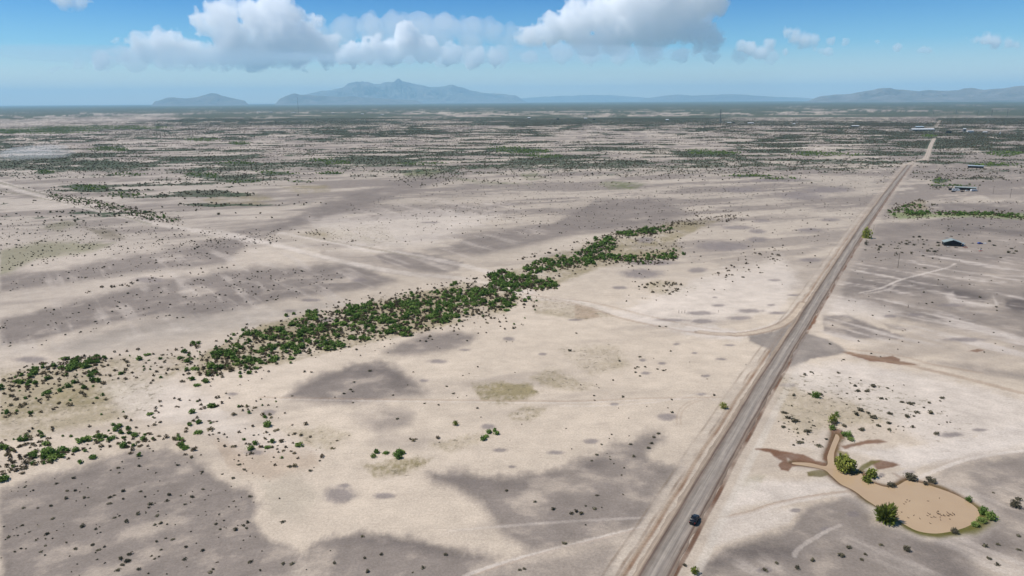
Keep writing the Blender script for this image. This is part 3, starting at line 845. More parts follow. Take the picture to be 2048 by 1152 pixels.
def road_material(name, cols, pale=False):
    m = bpy.data.materials.new(name); m.use_nodes = True
    n = m.node_tree; N = n.nodes; L = n.links; b = N['Principled BSDF']
    b.inputs['Roughness'].default_value = 0.92; b.inputs['Specular IOR Level'].default_value = 0.12
    uv = N.new('ShaderNodeUVMap'); uv.uv_map = 'UVMap'

    def noise(sx, sy, det):
        mp = N.new('ShaderNodeMapping'); mp.inputs['Scale'].default_value = (sx, sy, 1)
        L.new(uv.outputs[0], mp.inputs[0])
        x = N.new('ShaderNodeTexNoise'); x.inputs['Scale'].default_value = 1; x.inputs['Detail'].default_value = det; x.inputs['Roughness'].default_value = 0.65
        L.new(mp.outputs[0], x.inputs['Vector']); return x.outputs['Fac']
    sep = N.new('ShaderNodeSeparateXYZ'); L.new(uv.outputs[0], sep.inputs[0])
    r1 = N.new('ShaderNodeValToRGB')       # cross profile: beige shoulder, grey ruts, pale crown, grey, dark edge
    mr = N.new('ShaderNodeMapRange'); mr.inputs[1].default_value = -4.6; mr.inputs[2].default_value = 4.6
    wn = noise(0.15, 0.02, 3)
    ad = N.new('ShaderNodeMath'); ad.operation = 'MULTIPLY_ADD'; L.new(wn, ad.inputs[0]); ad.inputs[1].default_value = 1.6; L.new(sep.outputs[0], ad.inputs[2])
    sb = N.new('ShaderNodeMath'); sb.operation = 'SUBTRACT'; L.new(ad.outputs[0], sb.inputs[0]); sb.inputs[1].default_value = 0.8
    L.new(sb.outputs[0], mr.inputs[0]); L.new(mr.outputs[0], r1.inputs[0])
    cr = r1.color_ramp
    cr.elements[0].position = 0; cr.elements[0].color = tuple(lin(cols[0]) * K_ALB) + (1,)
    cr.elements[1].position = 1; cr.elements[1].color = tuple(lin(cols[-1][1]) * K_ALB) + (1,)
    for p, c in cols[1:-1]:
        e = cr.elements.new(p); e.color = tuple(lin(c) * K_ALB) + (1,)
    s1 = noise(1.6, 0.035, 5); s2 = noise(5.0, 0.12, 4); s3 = noise(0.25, 0.25, 5); s4 = noise(0.6, 0.01, 2)
    mm = None
    for s, lo, hi in ((s1, .66, 1.34), (s2, .86, 1.14), (s3, .86, 1.14), (s4, .8, 1.2)):
        q = N.new('ShaderNodeMapRange'); q.clamp = False
        q.inputs[1].default_value = .25; q.inputs[2].default_value = .75; q.inputs[3].default_value = lo; q.inputs[4].default_value = hi
        L.new(s, q.inputs[0])
        if mm is None: mm = q.outputs[0]
        else:
            k = N.new('ShaderNodeMath'); k.operation = 'MULTIPLY'; L.new(mm, k.inputs[0]); L.new(q.outputs[0], k.inputs[1]); mm = k.outputs[0]
    cc = N.new('ShaderNodeCombineColor')
    for i in range(3): L.new(mm, cc.inputs[i])
    mx = N.new('ShaderNodeMix'); mx.data_type = 'RGBA'; mx.blend_type = 'MULTIPLY'; mx.inputs[0].default_value = 1
    L.new(r1.outputs[0], mx.inputs[6]); L.new(cc.outputs[0], mx.inputs[7]); L.new(mx.outputs[2], b.inputs['Base Color'])
    return m


def strip(name, C_, w, mat, prof, step=2.0, jit=0.25, seed=1):
    """ribbon along world polyline C_ ; prof = [(u, z)] across"""
    P = [np.array(c, float) for c in C_]
    seg = [np.linalg.norm(P[i + 1] - P[i]) for i in range(len(P) - 1)]
    T = sum(seg); k = max(2, int(T / step)); out = []
    ts = np.linspace(0, T, k + 1); acc = np.concatenate([[0], np.cumsum(seg)])
    Vv = []; uvs = []
    for j, t in enumerate(ts):
        i = min(len(seg) - 1, int(np.searchsorted(acc, t, side='right') - 1))
        q = P[i] + (P[i + 1] - P[i]) * (t - acc[i]) / seg[i]
        d = (P[i + 1] - P[i]) / seg[i]; nn = np.array([d[1], -d[0]])
        for a, (u0, z0) in enumerate(prof):
            e = 0
            if a in (0, len(prof) - 1): e = jit * float(fbm(np.array([t / 6.0]), np.array([a * 3.1]), seed, 3)[0]) * 2
            p = q + nn * (u0 + e)
            Vv.append((p[0], p[1], z0)); uvs.append((u0 + e, t))
    m_ = len(prof)
    Fc = [(j * m_ + a, j * m_ + a + 1, (j + 1) * m_ + a + 1, (j + 1) * m_ + a) for j in range(k) for a in range(m_ - 1)]
    o = mesh_obj(name, Vv, Fc, mat, smooth=True)
    uvl = o.data.uv_layers.new(name='UVMap')
    li = np.empty(len(o.data.loops), np.int32); o.data.loops.foreach_get('vertex_index', li)
    uvl.data.foreach_set('uv', np.array(uvs, np.float32)[li].ravel())
    return o


rm = road_material('graded_dirt', [(178, 164, 150), (0.10, (172, 157, 142)), (0.17, (118, 100, 92)), (0.24, (142, 132, 124)), (0.36, (158, 150, 143)), (0.5, (178, 170, 162)), (0.62, (160, 152, 146)), (0.78, (168, 158, 149)), (0.86, (112, 94, 86)), (0.91, (160, 145, 132)), (1, (134, 118, 108))])
prof = [(-5.0, 0.03), (-4.2, 0.10), (-2, 0.2), (0, 0.24), (2, 0.2), (3.7, 0.10), (4.4, 0.03)]
rd = strip('road', ROAD, 9, rm, prof, 2.5, 0.5)
tag(rd, 'long straight graded dirt road running to the horizon', kind='structure')
pm = road_material('pale_track', [(200, 188, 176), (0.2, (206, 192, 178)), (0.4, (186, 174, 164)), (0.55, (214, 202, 190)), (0.8, (190, 178, 166)), (1, (196, 184, 172))])
T2 = [at(1851, 321), at(1855, 312), at(1862, 290), at(1869, 277)]
tr = strip('track', T2, 8, pm, [(-5, 0.35), (0, 0.5), (5, 0.35)], 5, 1.0, 3)
tag(tr, 'narrow pale dirt track continuing the road northwards', kind='structure')
T3 = [at(1872, 253), at(1877, 246), at(1880, 240.5)]
tr = strip('track', T3, 8, pm, [(-8, 0.35), (0, 0.5), (8, 0.35)], 10, 1.0, 3)
tag(tr, 'far pale end of the dirt track beyond the line of trees', kind='structure')
T4 = [tuple(ROAD[-1] - 12 * _d1), tuple(ROAD[-1]), at(1827, 323.5), at(1838, 320.5), at(1846, 318.5), at(1852, 315.5), at(1856, 309)]
tr = strip('track', densify(T4, 3, False), 8, pm, [(-5, 0.25), (0, 0.4), (5, 0.25)], 5, 1.0, 5)
tag(tr, 'pale bend joining the graded road to the narrow track', kind='structure')

# ------------------------------------------------------------------ mountains
mm = bpy.data.materials.new('mountain_rock'); mm.use_nodes = True
N = mm.node_tree.nodes; L = mm.node_tree.links; b = N['Principled BSDF']; b.inputs['Roughness'].default_value = 1
ge = N.new('ShaderNodeNewGeometry'); no = N.new('ShaderNodeTexNoise'); no.inputs['Scale'].default_value = 0.0012; no.inputs['Detail'].default_value = 6
L.new(ge.outputs['Position'], no.inputs['Vector'])
rp = N.new('ShaderNodeValToRGB'); rp.color_ramp.elements[0].position = .35; rp.color_ramp.elements[1].position = .68
rp.color_ramp.elements[0].color = (0.075, 0.08, 0.075, 1); rp.color_ramp.elements[1].color = (0.15, 0.14, 0.13, 1)
L.new(no.outputs['Fac'], rp.inputs[0]); L.new(rp.outputs[0], b.inputs['Base Color'])


def mountains(ridge, dist, depth, seed, label):
    P = pts(ridge)
    px = np.array([p[0] for p in P]); py = np.array([p[1] for p in P])
    n = 260; m_ = 60
    u = np.linspace(px[0], px[-1], n)
    prof_ = np.interp(u, px, py)
    hy = 209.1 - 0.0065 * u
    d = rt[None] * (u - 1024)[:, None] - up[None] * (hy - 576)[:, None] + fw[None] * F
    az = np.arctan2(d[:, 0], d[:, 1])
    hgt = np.maximum(0, (hy - prof_)) / F * np.cos(az * 0) * dist / np.cos(az) * np.cos(az) + 40 * (hy - prof_ > .5)
    hgt = hgt * np.cos(np.arctan2(d[:, 0], d[:, 1])) / 1.0
    hgt = (hy - prof_) / np.hypot(F, u - 1024) * dist + 120
    edge = sst(0, 0.06, np.linspace(0, 1, n)) * sst(1, 0.94, np.linspace(0, 1, n))
    hgt = hgt * edge
    tt = np.linspace(-1, 1, m_)
    Vv = []
    for j, t in enumerate(tt):
        dd = dist + t * depth
        x = np.sin(az) * dd; y = np.cos(az) * dd
        rn = 1 - np.abs(fbm(x / 2200, y / 2200, seed, 5, .55)) * 2.2
        fall = np.clip(1 - abs(t) ** 0.8, 0, 1)
        bump = 1 - abs(t) * 0 
        h = hgt * (fall * (0.55 + 0.45 * rn) if abs(t) > 0.02 else 1.0)
        h = hgt * np.clip(fall * (1 + sst(0, 0.25, abs(t)) * (rn - 1) * 0.9), 0, 1)
        jag = 1 + 0.16 * fbm(x / 1500, y / 1500, seed + 9, 5, .65)
        Vv.append(np.stack([x, y, h * jag - 3 - 10 * (abs(t) > .99)], 1))
    Vv = np.concatenate(Vv)
    ii = np.arange(m_ - 1)[:, None] * n + np.arange(n - 1)[None]
    q = np.stack([ii, ii + 1, ii + 1 + n, ii + n], -1).reshape(-1, 4)
    o = mesh_np('mountains', Vv, q, 4, mm, smooth=False)
    tag(o, label, kind='structure')


mountains('560,199 575,195 600,191 622,187 650,183 668,180 684,174 700,169 712,166 728,165 745,168 758,169 772,167 786,166 793,162 800,159.5 806,164 822,167 838,170 852,174 868,175 885,173 905,171.5 920,175 938,180 955,184 975,186 1000,188 1030,191 1060,197', 64000, 8000, 200, 'hazy blue mountain range with a pointed summit on the horizon')
mountains('300,203 318,201 335,196 350,195 372,197 395,195 412,191 424,187 436,187 446,191 460,195 480,199 500,203', 45000, 4000, 210, 'small flat-topped blue hills left of the mountain range')
mountains('545,201 565,196 580,190 590,187 602,189 618,190 640,192 670,194 700,193 730,195 760,196 800,199 850,201', 45000, 4000, 220, 'low dark foothills in front of the mountain range')
mountains('1600,199 1640,192 1670,189 1700,188 1722,184 1740,181 1755,176 1775,175 1795,179 1815,181 1835,183 1855,180 1875,181 1895,181 1912,180 1925,177 1945,177 1965,179 1985,178 2005,177 2022,173 2048,170 2090,166 2150,172 2220,180 2300,196', 36000, 5500, 230, 'purple-grey mesas at the right end of the horizon')
mountains('1000,201 1060,195 1120,192 1180,190 1215,190.5 1260,193 1310,197', 84000, 3500, 240, 'very faint distant hills right of the mountain range')
mountains('1270,199 1320,193 1352,189 1380,191 1420,190 1455,188 1490,190 1530,193 1600,195 1660,199', 70000, 3500, 250, 'faint distant ridge in the middle of the horizon')

# ------------------------------------------------------------------ plants


def leaf_mat(name, c0, c1, c2):
    m = bpy.data.materials.new(name); m.use_nodes = True
    n = m.node_tree; N = n.nodes; L = n.links; b = N['Principled BSDF']
    b.inputs['Roughness'].default_value = 0.75; b.inputs['Specular IOR Level'].default_value = 0.15
    g = N.new('ShaderNodeNewGeometry'); oi = N.new('ShaderNodeObjectInfo')
    ad = N.new('ShaderNodeMath'); ad.operation = 'MULTIPLY_ADD'; ad.inputs[1].default_value = 0.45
    L.new(oi.outputs['Random'], ad.inputs[0])
    ml = N.new('ShaderNodeMath'); ml.operation = 'MULTIPLY'; ml.inputs[1].default_value = 0.4; L.new(g.outputs['Random Per Island'], ml.inputs[0])
    no = N.new('ShaderNodeTexNoise'); no.inputs['Scale'].default_value = 0.12; no.inputs['Detail'].default_value = 2
    L.new(g.outputs['Position'], no.inputs['Vector'])
    a2 = N.new('ShaderNodeMath'); a2.operation = 'MULTIPLY_ADD'; a2.inputs[1].default_value = 0.5; L.new(no.outputs['Fac'], a2.inputs[0]); L.new(ml.outputs[0], a2.inputs[2])
    a3 = N.new('ShaderNodeMath'); a3.operation = 'SUBTRACT'; a3.inputs[1].default_value = 0.15
    L.new(a2.outputs[0], a3.inputs[0]); L.new(a3.outputs[0], ad.inputs[2])
    r = N.new('ShaderNodeValToRGB'); e = r.color_ramp.elements
    e[0].position = 0.1; e[0].color = c0 + (1,); e[1].position = 0.95; e[1].color = c2 + (1,)
    q = r.color_ramp.elements.new(0.5); q.color = c1 + (1,)
    L.new(ad.outputs[0], r.inputs[0]); L.new(r.outputs[0], b.inputs['Base Color'])
    tr_ = N.new('ShaderNodeBsdfTranslucent'); mx = N.new('ShaderNodeMixShader'); mx.inputs[0].default_value = 0.22
    L.new(r.outputs[0], tr_.inputs[0]); L.new(b.outputs[0], mx.inputs[1]); L.new(tr_.outputs[0], mx.inputs[2])
    L.new(mx.outputs[0], N['Material Output'].inputs[0])
    return m


LEAF = {'green': leaf_mat('mesquite_leaf', (0.062, 0.112, 0.022), (0.115, 0.190, 0.036), (0.235, 0.280, 0.075)),
        'dark': leaf_mat('greybush_leaf', (0.069, 0.061, 0.039), (0.109, 0.095, 0.060), (0.184, 0.161, 0.098)),
        'dry': leaf_mat('dry_twigs', (0.085, 0.060, 0.038), (0.13, 0.10, 0.055), (0.19, 0.16, 0.075)),
        'bright': leaf_mat('willow_leaf', (0.075, 0.095, 0.016), (0.17, 0.195, 0.035), (0.33, 0.33, 0.075))}
BARK = mat_simple('bark', (0.10, 0.075, 0.055), 0.9)


def crown_arrays(nleaf, seed, lobes=6, size=0.30, ragged=0.0, flat=0.75):
    """leaf quads of a unit bush (radius 1, height about 1.3)"""
    r = np.random.RandomState(seed)
    C_ = []
    for k in range(lobes):
        a = r.uniform(0, 2 * math.pi); q = r.uniform(0.15, 0.62)
        C_.append((q * math.cos(a), q * math.sin(a), r.uniform(0.35, 0.75), r.uniform(0.36, 0.55)))
    C_.append((0, 0, 0.62, 0.55))
    C_ = np.array(C_)
    i = r.randint(0, len(C_), nleaf)
    d = r.normal(size=(nleaf, 3)); d /= np.linalg.norm(d, axis=1)[:, None]
    rr_ = r.uniform(0.35, 1.0 + ragged, nleaf) ** 0.5
    c = C_[i, :3] + d * (C_[i, 3] * rr_)[:, None]
    c[:, 2] = np.maximum(c[:, 2], 0.05) * (flat / 0.75)
    n = r.normal(size=(nleaf, 3)) + d * 0.6; n /= np.linalg.norm(n, axis=1)[:, None]
    t = np.cross(n, r.normal(size=(nleaf, 3))); t /= np.linalg.norm(t, axis=1)[:, None]
    bt = np.cross(n, t)
    s = (size * r.uniform(0.6, 1.4, nleaf))[:, None]
    asp = r.uniform(0.5, 1.0, nleaf)[:, None]
    V = np.stack([c - t * s - bt * s * asp * .5, c + t * s * .3 - bt * s * asp, c + t * s + bt * s * asp * .4, c - t * s * .2 + bt * s * asp], 1)
    return V.reshape(-1, 3)


def stems_mb(seed, n=5, top=0.8):
    r = random.Random(seed); mb = MB()
    for k in range(n):
        a = 2 * math.pi * k / n + r.uniform(-.4, .4)
        q = r.uniform(.25, .55)
        mb.tube((0.04 * math.cos(a), 0.04 * math.sin(a), -0.1), (q * math.cos(a), q * math.sin(a), top * r.uniform(.6, 1)), 0.045, 0.015, 5)
    return mb


PROTO = {}
SPEC = {'green': (210, 9, .19, .75, .80, .8), 'dark': (76, 5, .25, .6, .66, .6), 'dry': (62, 5, .23, .8, .70, .6)}
for kd, (nl, lb, sz, rg, fl, st_) in SPEC.items():
    PROTO[kd] = []
    for s in range(6):
        V = crown_arrays(nl, 900 + s + len(kd) * 10, lb, sz, rg, fl)
        sm = stems_mb(s, 5, st_)
        # one mesh: twigs joined with the foliage of a bush
        Vs = np.array(sm.V); nV = len(V)
        me = bpy.data.meshes.new(kd + '_bush')
        faces = [tuple(range(i, i + 4)) for i in range(0, nV, 4)] + [tuple(j + nV for j in f) for f in sm.F]
        me.from_pydata([tuple(v) for v in np.concatenate([V, Vs])], [], faces)
        me.materials.append(LEAF[kd]); me.materials.append(BARK)
        mi = np.zeros(len(faces), np.int32); mi[nV // 4:] = 1
        me.polygons.foreach_set('material_index', mi); me.update()
        PROTO[kd].append(me)
LOW = {kd: [crown_arrays(14, 500 + s, 3, .5, .1, SPEC[kd][4]) for s in range(5)] for kd in SPEC}
MIDL = {kd: [crown_arrays({'green': 110, 'dark': 40, 'dry': 38}[kd], 600 + s, 5, {'green': .25, 'dark': .33, 'dry': .30}[kd], SPEC[kd][3], SPEC[kd][4]) for s in range(6)] for kd in SPEC}

SC = [('green', 4.5, .7, 1.5, '100,388 205,405 307,429 362,438 355,444 300,438 200,414 100,396'), ('dry', 6, .5, 1.2, '100,384 205,402 370,436 360,448 300,440 200,418 90,398')]      # kind, bushes per 100 m2, size low, size high, polygon
SC += [('green', 17.10, 0.66, 2.16, '388,752 398,722 440,697 480,682 520,662 600,645 640,626 720,615 800,600 860,588 900,578 955,568 1000,574 1038,590 1048,604 990,618 930,630 870,650 810,664 740,676 640,696 560,718 500,738 440,748 400,757'),
       ('green', 30.40, 0.77, 2.24, '978,549 1000,546 1050,556 1110,568 1114,576 1060,580 1010,575 983,561'),
       ('green', 17.10, 0.72, 2.24, '1052,540 1072,523 1120,517 1160,508 1190,482 1225,478 1228,497 1205,508 1230,518 1160,532 1100,544 1062,546'),
       ('green', 17.10, 0.72, 1.92, '1225,518 1280,510 1340,504 1362,509 1320,520 1260,524 1230,524'),
       ('green', 17.10, 0.66, 1.84, '1230,468 1260,460 1320,456 1345,459 1310,468 1250,472'),
       ('green', 3.04, 0.44, 1.60, '0,770 200,715 400,690 560,640 760,600 980,565 1060,600 900,650 640,705 420,770 250,760 100,800 0,850'),
       ('green', 1.90, 0.44, 1.60, '0,860 420,790 560,800 640,880 560,930 300,905 0,960'),
       ('green', 10.45, 0.66, 1.92, '0,758 60,738 120,724 180,713 215,716 200,735 160,748 90,752 40,766 0,772'),
       ('green', 18, 0.72, 2.08, '0,905 40,870 70,868 100,880 95,900 125,905 100,928 60,938 20,945 0,950'),
       ('green', 10.45, 0.66, 1.68, '125,905 150,892 215,870 240,868 375,873 382,884 300,888 262,896 200,900 140,912'),
       ('green', 2.47, 0.55, 1.60, '0,775 60,765 150,755 200,752 215,790 150,815 60,835 0,840'),
       ('green', 3.04, 0.55, 1.52, '370,800 420,795 440,812 425,850 375,852'),
       ('green', 1.90, 0.55, 1.44, '420,870 520,880 560,905 480,910 430,900'),
       ('green', 0.95, 0.50, 1.28, '1050,590 1100,600 1060,640 980,650 960,640'),
       ('green', 17.10, 0.83, 2.24, '1808,428 1820,424 1860,426 1862,430 1825,432'),
       ('green', 13.30, 0.77, 2.00, '1860,426 1900,425 1995,425 2060,432 2060,437 1990,431 1880,430'),
       ('green', 4.75, 0.66, 1.76, '1768,425 1800,415 1830,405 1845,415 1800,430 1765,432'),
       ('dry', 5.85, 0.42, 1.08, '390,700 460,672 560,640 640,612 760,588 880,565 950,553 960,562 880,580 760,604 640,628 540,655 460,685'),
       ('dry', 6.50, 0.51, 1.35, '1035,520 1060,508 1180,478 1280,455 1380,435 1500,430 1490,440 1400,448 1320,458 1220,475 1120,500 1060,518'),
       ('dry', 4.55, 0.42, 1.08, '1230,495 1300,475 1370,485 1375,505 1300,500'),
       ('dry', 5.85, 0.68, 1.62, '1280,562 1330,558 1375,570 1372,590 1330,590 1285,580'),
       ('dry', 4.55, 0.59, 1.35, '1430,552 1450,535 1480,515 1560,500 1560,515 1500,535 1465,560'),
       ('dry', 3.90, 0.42, 1.08, '1360,420 1420,415 1480,428 1470,440 1380,436'),
       ('dry', 5.85, 0.51, 1.26, '160,582 230,566 330,552 420,540 480,528 480,532 400,548 300,562 220,580 170,586'),
       ('dry', 4.55, 0.51, 1.17, '580,460 640,462 720,480 700,484 640,476'),
       ('dry', 3.90, 0.51, 1.26, '0,745 200,712 400,700 390,718 220,735 60,775'),
       ('dry', 2.86, 0.42, 1.08, '420,870 600,885 620,920 560,960 480,945 430,905'),
       ('dry', 2.60, 0.51, 1.26, '960,625 1040,635 1080,650 1000,665 880,680 820,690 900,655'),
       ('dry', 4.55, 0.68, 1.62, '1790,408 1850,398 1860,415 1800,425'),
       ('dry', 2.08, 0.34, 0.90, '620,700 760,675 800,690 640,740 540,755 480,762 470,770 560,765 640,745'),
       ('dark', 6.5, 0.22, 0.75, '0,975 100,945 300,905 400,925 500,985 510,1045 620,1110 660,1152 0,1152'),
       ('dark', 2.16, 0.26, 0.68, '420,865 640,900 640,960 560,1000 500,960'),
       ('dark', 2.97, 0.38, 0.94, '0,640 200,595 420,550 560,538 700,545 640,590 420,625 200,660 60,700 0,700'),
       ('dark', 2.70, 0.38, 0.94, '0,560 200,530 440,480 560,455 560,480 440,520 200,560 0,585'),
       ('dark', 3.51, 0.38, 1.02, '0,440 400,460 600,480 400,500 200,510 0,545'),
       ('dark', 3.78, 0.30, 0.94, '1550,770 1600,745 1700,745 1800,770 1880,800 1900,850 1780,870 1700,860 1690,890 1560,880'),
       ('dark', 7.43, 0.26, 0.85, '1560,850 1600,820 1660,850 1660,900 1580,890'),
       ('dark', 2.97, 0.45, 1.19, '1725,500 1760,485 1850,480 1900,500 1880,512 1760,510'),
       ('dark', 1.22, 0.38, 1.02, '1840,450 2048,445 2048,500 1960,500 1900,470'),
       ('dark', 0.47, 0.30, 0.77, '700,740 840,660 1000,650 1100,740 1420,700 1420,840 1300,950 900,900 500,930 500,760'),
       ('dark', 1.35, 0.26, 0.68, '1180,900 1300,860 1320,890 1240,960 1180,940'),
       ('dark', 0.74, 0.26, 0.68, '640,1090 1000,1120 1240,1080 1100,1152 640,1152'),
       ('dark', 0.47, 0.26, 0.68, '1060,970 1300,960 1260,1040 1100,1050'),
       ('dark', 0.41, 0.30, 0.77, '1500,1120 1700,1090 2048,1080 2048,1152 1500,1152'),
       ('dark', 0.81, 0.38, 0.94, '700,400 1100,360 1500,380 1500,430 1000,480 640,500'),
       ('dark', 0.68, 0.38, 0.94, '900,420 1700,340 1800,340 1650,560 1200,620 1300,480'),
       ('dark', 1.62, 0.38, 1.02, '860,415 1000,440 1160,455 1160,450 1000,435 860,408'),
       ('dark', 1.62, 0.38, 1.02, '800,432 1000,400 1110,375 1112,380 1000,406 810,440'),
       ('dark', 0.68, 0.38, 0.94, '1700,500 2048,500 2048,720 1640,720'),
       ('dark', 2.70, 0.38, 1.02, '1870,690 1950,700 2030,705 2030,712 1900,705'),
       ('dark', 0.41, 0.30, 0.77, '1380,680 1550,680 1500,800 1380,800'),
       ('dark', 4.73, 0.38, 0.94, '1880,403 1960,406 2040,408 2048,405 1960,402 1880,400'),
       ('dark', 8.10, 0.52, 1.36, '1860,374 1905,372 1910,377 1860,378'),
       ('dark', 6.75, 0.52, 1.36, '1860,350 2010,352 2010,358 1860,358')]
# bushes seen one by one in the photograph (x y size/10 m)
HAND = []


def hand(kind, x0, y0, f, s, lo, hi):
    r = random.Random(len(HAND))
    for a, b_ in pts(s): HAND.append((kind, x0 + a / f, y0 + b_ / f, r.uniform(lo, hi)))


hand('dark', 0, 900, 3.2, '470,182 365,215 760,115 890,105 1140,98 430,262 425,310 325,358 150,370 340,442 530,490 300,542 730,290 700,305 785,265 900,265 697,345 963,348 1080,287 1070,325 1300,250 880,412 810,462 1005,420 1030,468 485,635 595,608 630,643 835,665 815,715 785,735 750,770 885,765 775,695 1555,482 1578,500 1505,510 1180,700 1345,785 1600,718 1810,735 1870,732 1530,95 1565,125 1495,180 1600,298 1185,345 1230,300 540,305 1808,460 1985,135 1860,110', .75, 1.1)
hand('dark', 640, 960, 2.926, '1498,183 1555,152 1363,172 1470,200 1605,170 1620,90 1525,200 1258,130 1430,372 605,515 738,440 83,490 250,332 262,460 280,540 1168,525 1195,517 1768,463 1093,65 360,437', .7, 1.1)
hand('dark', 1480, 980, 3.606, '1827,22 1980,105 2005,75 2005,335 2010,432 1855,395 1768,408 1793,497 1860,540 735,482 410,565 905,470 877,507 525,513 180,578 265,525 787,422', .7, 1.2)
hand('dark', 500, 660, 2.926, '603,360 550,372 590,347 608,305 700,242 1045,48 1065,55 1030,68 1270,65 1190,372 1150,330 1870,122 860,522 1910,20 1330,460', .8, 1.2)
hand('dark', 1000, 640, 3.6, '503,222 1010,265 990,340 975,350 1045,340 1135,355 1175,365 975,378 1010,405 885,555 677,547 1590,678 1540,545 1735,470 1140,820 1105,845 1090,890 1065,925 940,897 695,972 965,985 1150,47 1193,47 550,98 860,297 1230,225', .8, 1.2)
hand('dark', 1540, 720, 4.03, '318,275 410,280 835,215 785,250 707,252 685,210 893,313 1058,340 1130,355 720,408 965,437 870,530 1150,545 1295,435 1335,597 962,566 740,565 650,630 395,693 110,543 222,497 155,470 115,428 600,535 500,540 515,500 795,428 690,438 1105,460 955,510 1385,310 188,500 297,580 235,670 1183,425 830,470 555,105 337,100 280,122', 1.2, 1.9)
hand('dark', 1700, 340, 5.236, '168,745 675,790 595,745 515,770 590,780 770,782 498,825 665,705 725,705 920,765 918,795 808,845 885,860 640,865 850,825 310,812 350,787 1065,695 1240,685 1660,870 1738,855 1715,875 1508,795 1460,750 785,1030 1695,828', 1.6, 2.4)
hand('green', 500, 660, 2.926, '1400,600 1430,592 1445,610 1380,625 1365,640 740,718 795,722 870,712 885,725 855,735 100,690 130,660 30,670 285,680', 1.2, 1.9)
hand('dry', 500, 660, 2.926, '300,620 210,690 480,695 260,725 420,745 940,640 970,640 955,650 1100,635 230,800', .9, 1.3)


def sample_poly(P, rho100, r_, ragged=0):
    P = pts(P)
    xs = [p[0] for p in P]; yy = [p[1] for p in P]
    if ragged: xs = xs + [min(xs) - ragged * 2, max(xs) + ragged * 2]; yy = yy + [min(yy) - ragged, max(yy) + ragged]
    out = []
    y = min(yy)
    while y < max(yy):
        dy = max(.5, min(6, (y - 190) * .02))
        yc = y + dy / 2
        a = at(min(xs), yc); b_ = at(max(xs), yc); c = at(min(xs), y + dy); d = at(min(xs), y)
        wid = math.hypot(a[0] - b_[0], a[1] - b_[1]); hei = abs(c[1] - d[1]) * 1.0
        n = r_.poisson(rho100 / 100 * wid * hei)
        if n:
            px = r_.uniform(min(xs), max(xs), n); py = r_.uniform(y, y + dy, n)
            wx_, wy_ = atv(px, py)
            ok = sdf_poly(P, px, py) + (ragged * 1.6 * fbm(wx_ / 16, wy_ / 16, 17, 3) + r_.normal(size=n) * ragged * .35 if ragged else 0) > -1
            out.append(np.stack([px[ok], py[ok]], 1))
        y += dy
    return np.concatenate(out) if out else np.zeros((0, 2))


plants = {k: [] for k in SPEC}     # px, py, size
r_ = np.random.RandomState(77)
for kd, rho, lo, hi, P in SC:
    ym_ = np.mean([p_[1] for p_ in pts(P)])
    q = sample_poly(P, rho, r_, (11 if ym_ > 600 else 6 if ym_ > 480 else 1.2) if kd == 'green' else (4 if ym_ > 480 else 1.5))
    # clumping
    x, y = atv(q[:, 0], q[:, 1]) if len(q) else (np.zeros(0), np.zeros(0))
    cl = fbm(x / 14, y / 14, 401 + len(kd), 3)
    keep = r_.rand(len(q)) < np.clip((0.64 if kd == 'green' else .55) + 2.3 * cl, 0.03, 1)
    q = q[keep]
    sz = lo + (hi - lo) * r_.rand(len(q)) ** (1.9 if kd == 'green' else 2.8) * (1.12 if kd == 'green' else 1)
    for (a, b_), s in zip(q, sz): plants['dry' if kd == 'green' and (r_.rand() < (.28 if s < 1.1 else .12)) else kd].append((a, b_, s))
    if kd == 'green':   # brown undergrowth between the green bushes
        q = sample_poly(P, rho * .9, r_)
        for a, b_ in q: plants['dry'].append((a + r_.normal() * 9, b_ + r_.normal() * 5 + 1, r_.uniform(.35, 1.15)))
for kd, a, b_, s in HAND: plants[kd].append((a, b_, s * .8))


def blocked(px, py):
    x, y = atv(px, py)
    u, v = road_uv(x, y)
    bad = (np.abs(u) < 12) & (v > -250)
    bad |= sdf_poly(POND_W, x, y) > -1.0
    return bad


REG = [(1480, 830, 2100, 1180, 'around the muddy pond'), (1480, 720, 2100, 900, 'on the white flat behind the pond'), (1640, 590, 2100, 720, 'on the grey patches right of the road'),
       (1700, 440, 2100, 590, 'around the dark shed right of the road'), (1700, 0, 2100, 440, 'beyond the shed right of the road'),
       (0, 860, 230, 955, 'in the lower left clump at the frame edge'), (230, 855, 440, 905, 'in the thin green row above the grey flat'),
       (0, 900, 640, 1180, 'on the grey gravel flat at lower left'), (640, 940, 1300, 1180, 'on the grey patches at the bottom middle'),
       (1160, 850, 1420, 1000, 'on the grey slope left of the car'), (0, 690, 390, 860, 'in the loose scrub at the left edge'),
       (380, 560, 1060, 765, 'in the long green belt across the middle'), (960, 540, 1130, 590, 'in the dense clump beside the side track'),
       (1030, 420, 1520, 550, 'in the upper end of the green belt'), (1240, 550, 1420, 600, 'in the olive scrub clump near the posts'),
       (400, 760, 700, 940, 'in the sparse scrub left of the grass patch'), (560, 660, 1000, 860, 'on the dark gravel mounds'),
       (640, 860, 1100, 940, 'near the small green clump in the sand'), (1000, 600, 1560, 860, 'on the open sand left of the road'),
       (0, 540, 800, 700, 'on the grey band above the green belt'), (0, 430, 700, 540, 'around the old cleared strip'),
       (0, 0, 1400, 430, 'on the far left plain'), (1400, 0, 2100, 430, 'on the far plain by the road'), (0, 0, 2100, 1200, 'on the open plain')]


def region(px, py):
    for x0, y0, x1, y1, t in REG:
        if x0 <= px < x1 and y0 <= py < y1: return t
    return 'on the open plain'


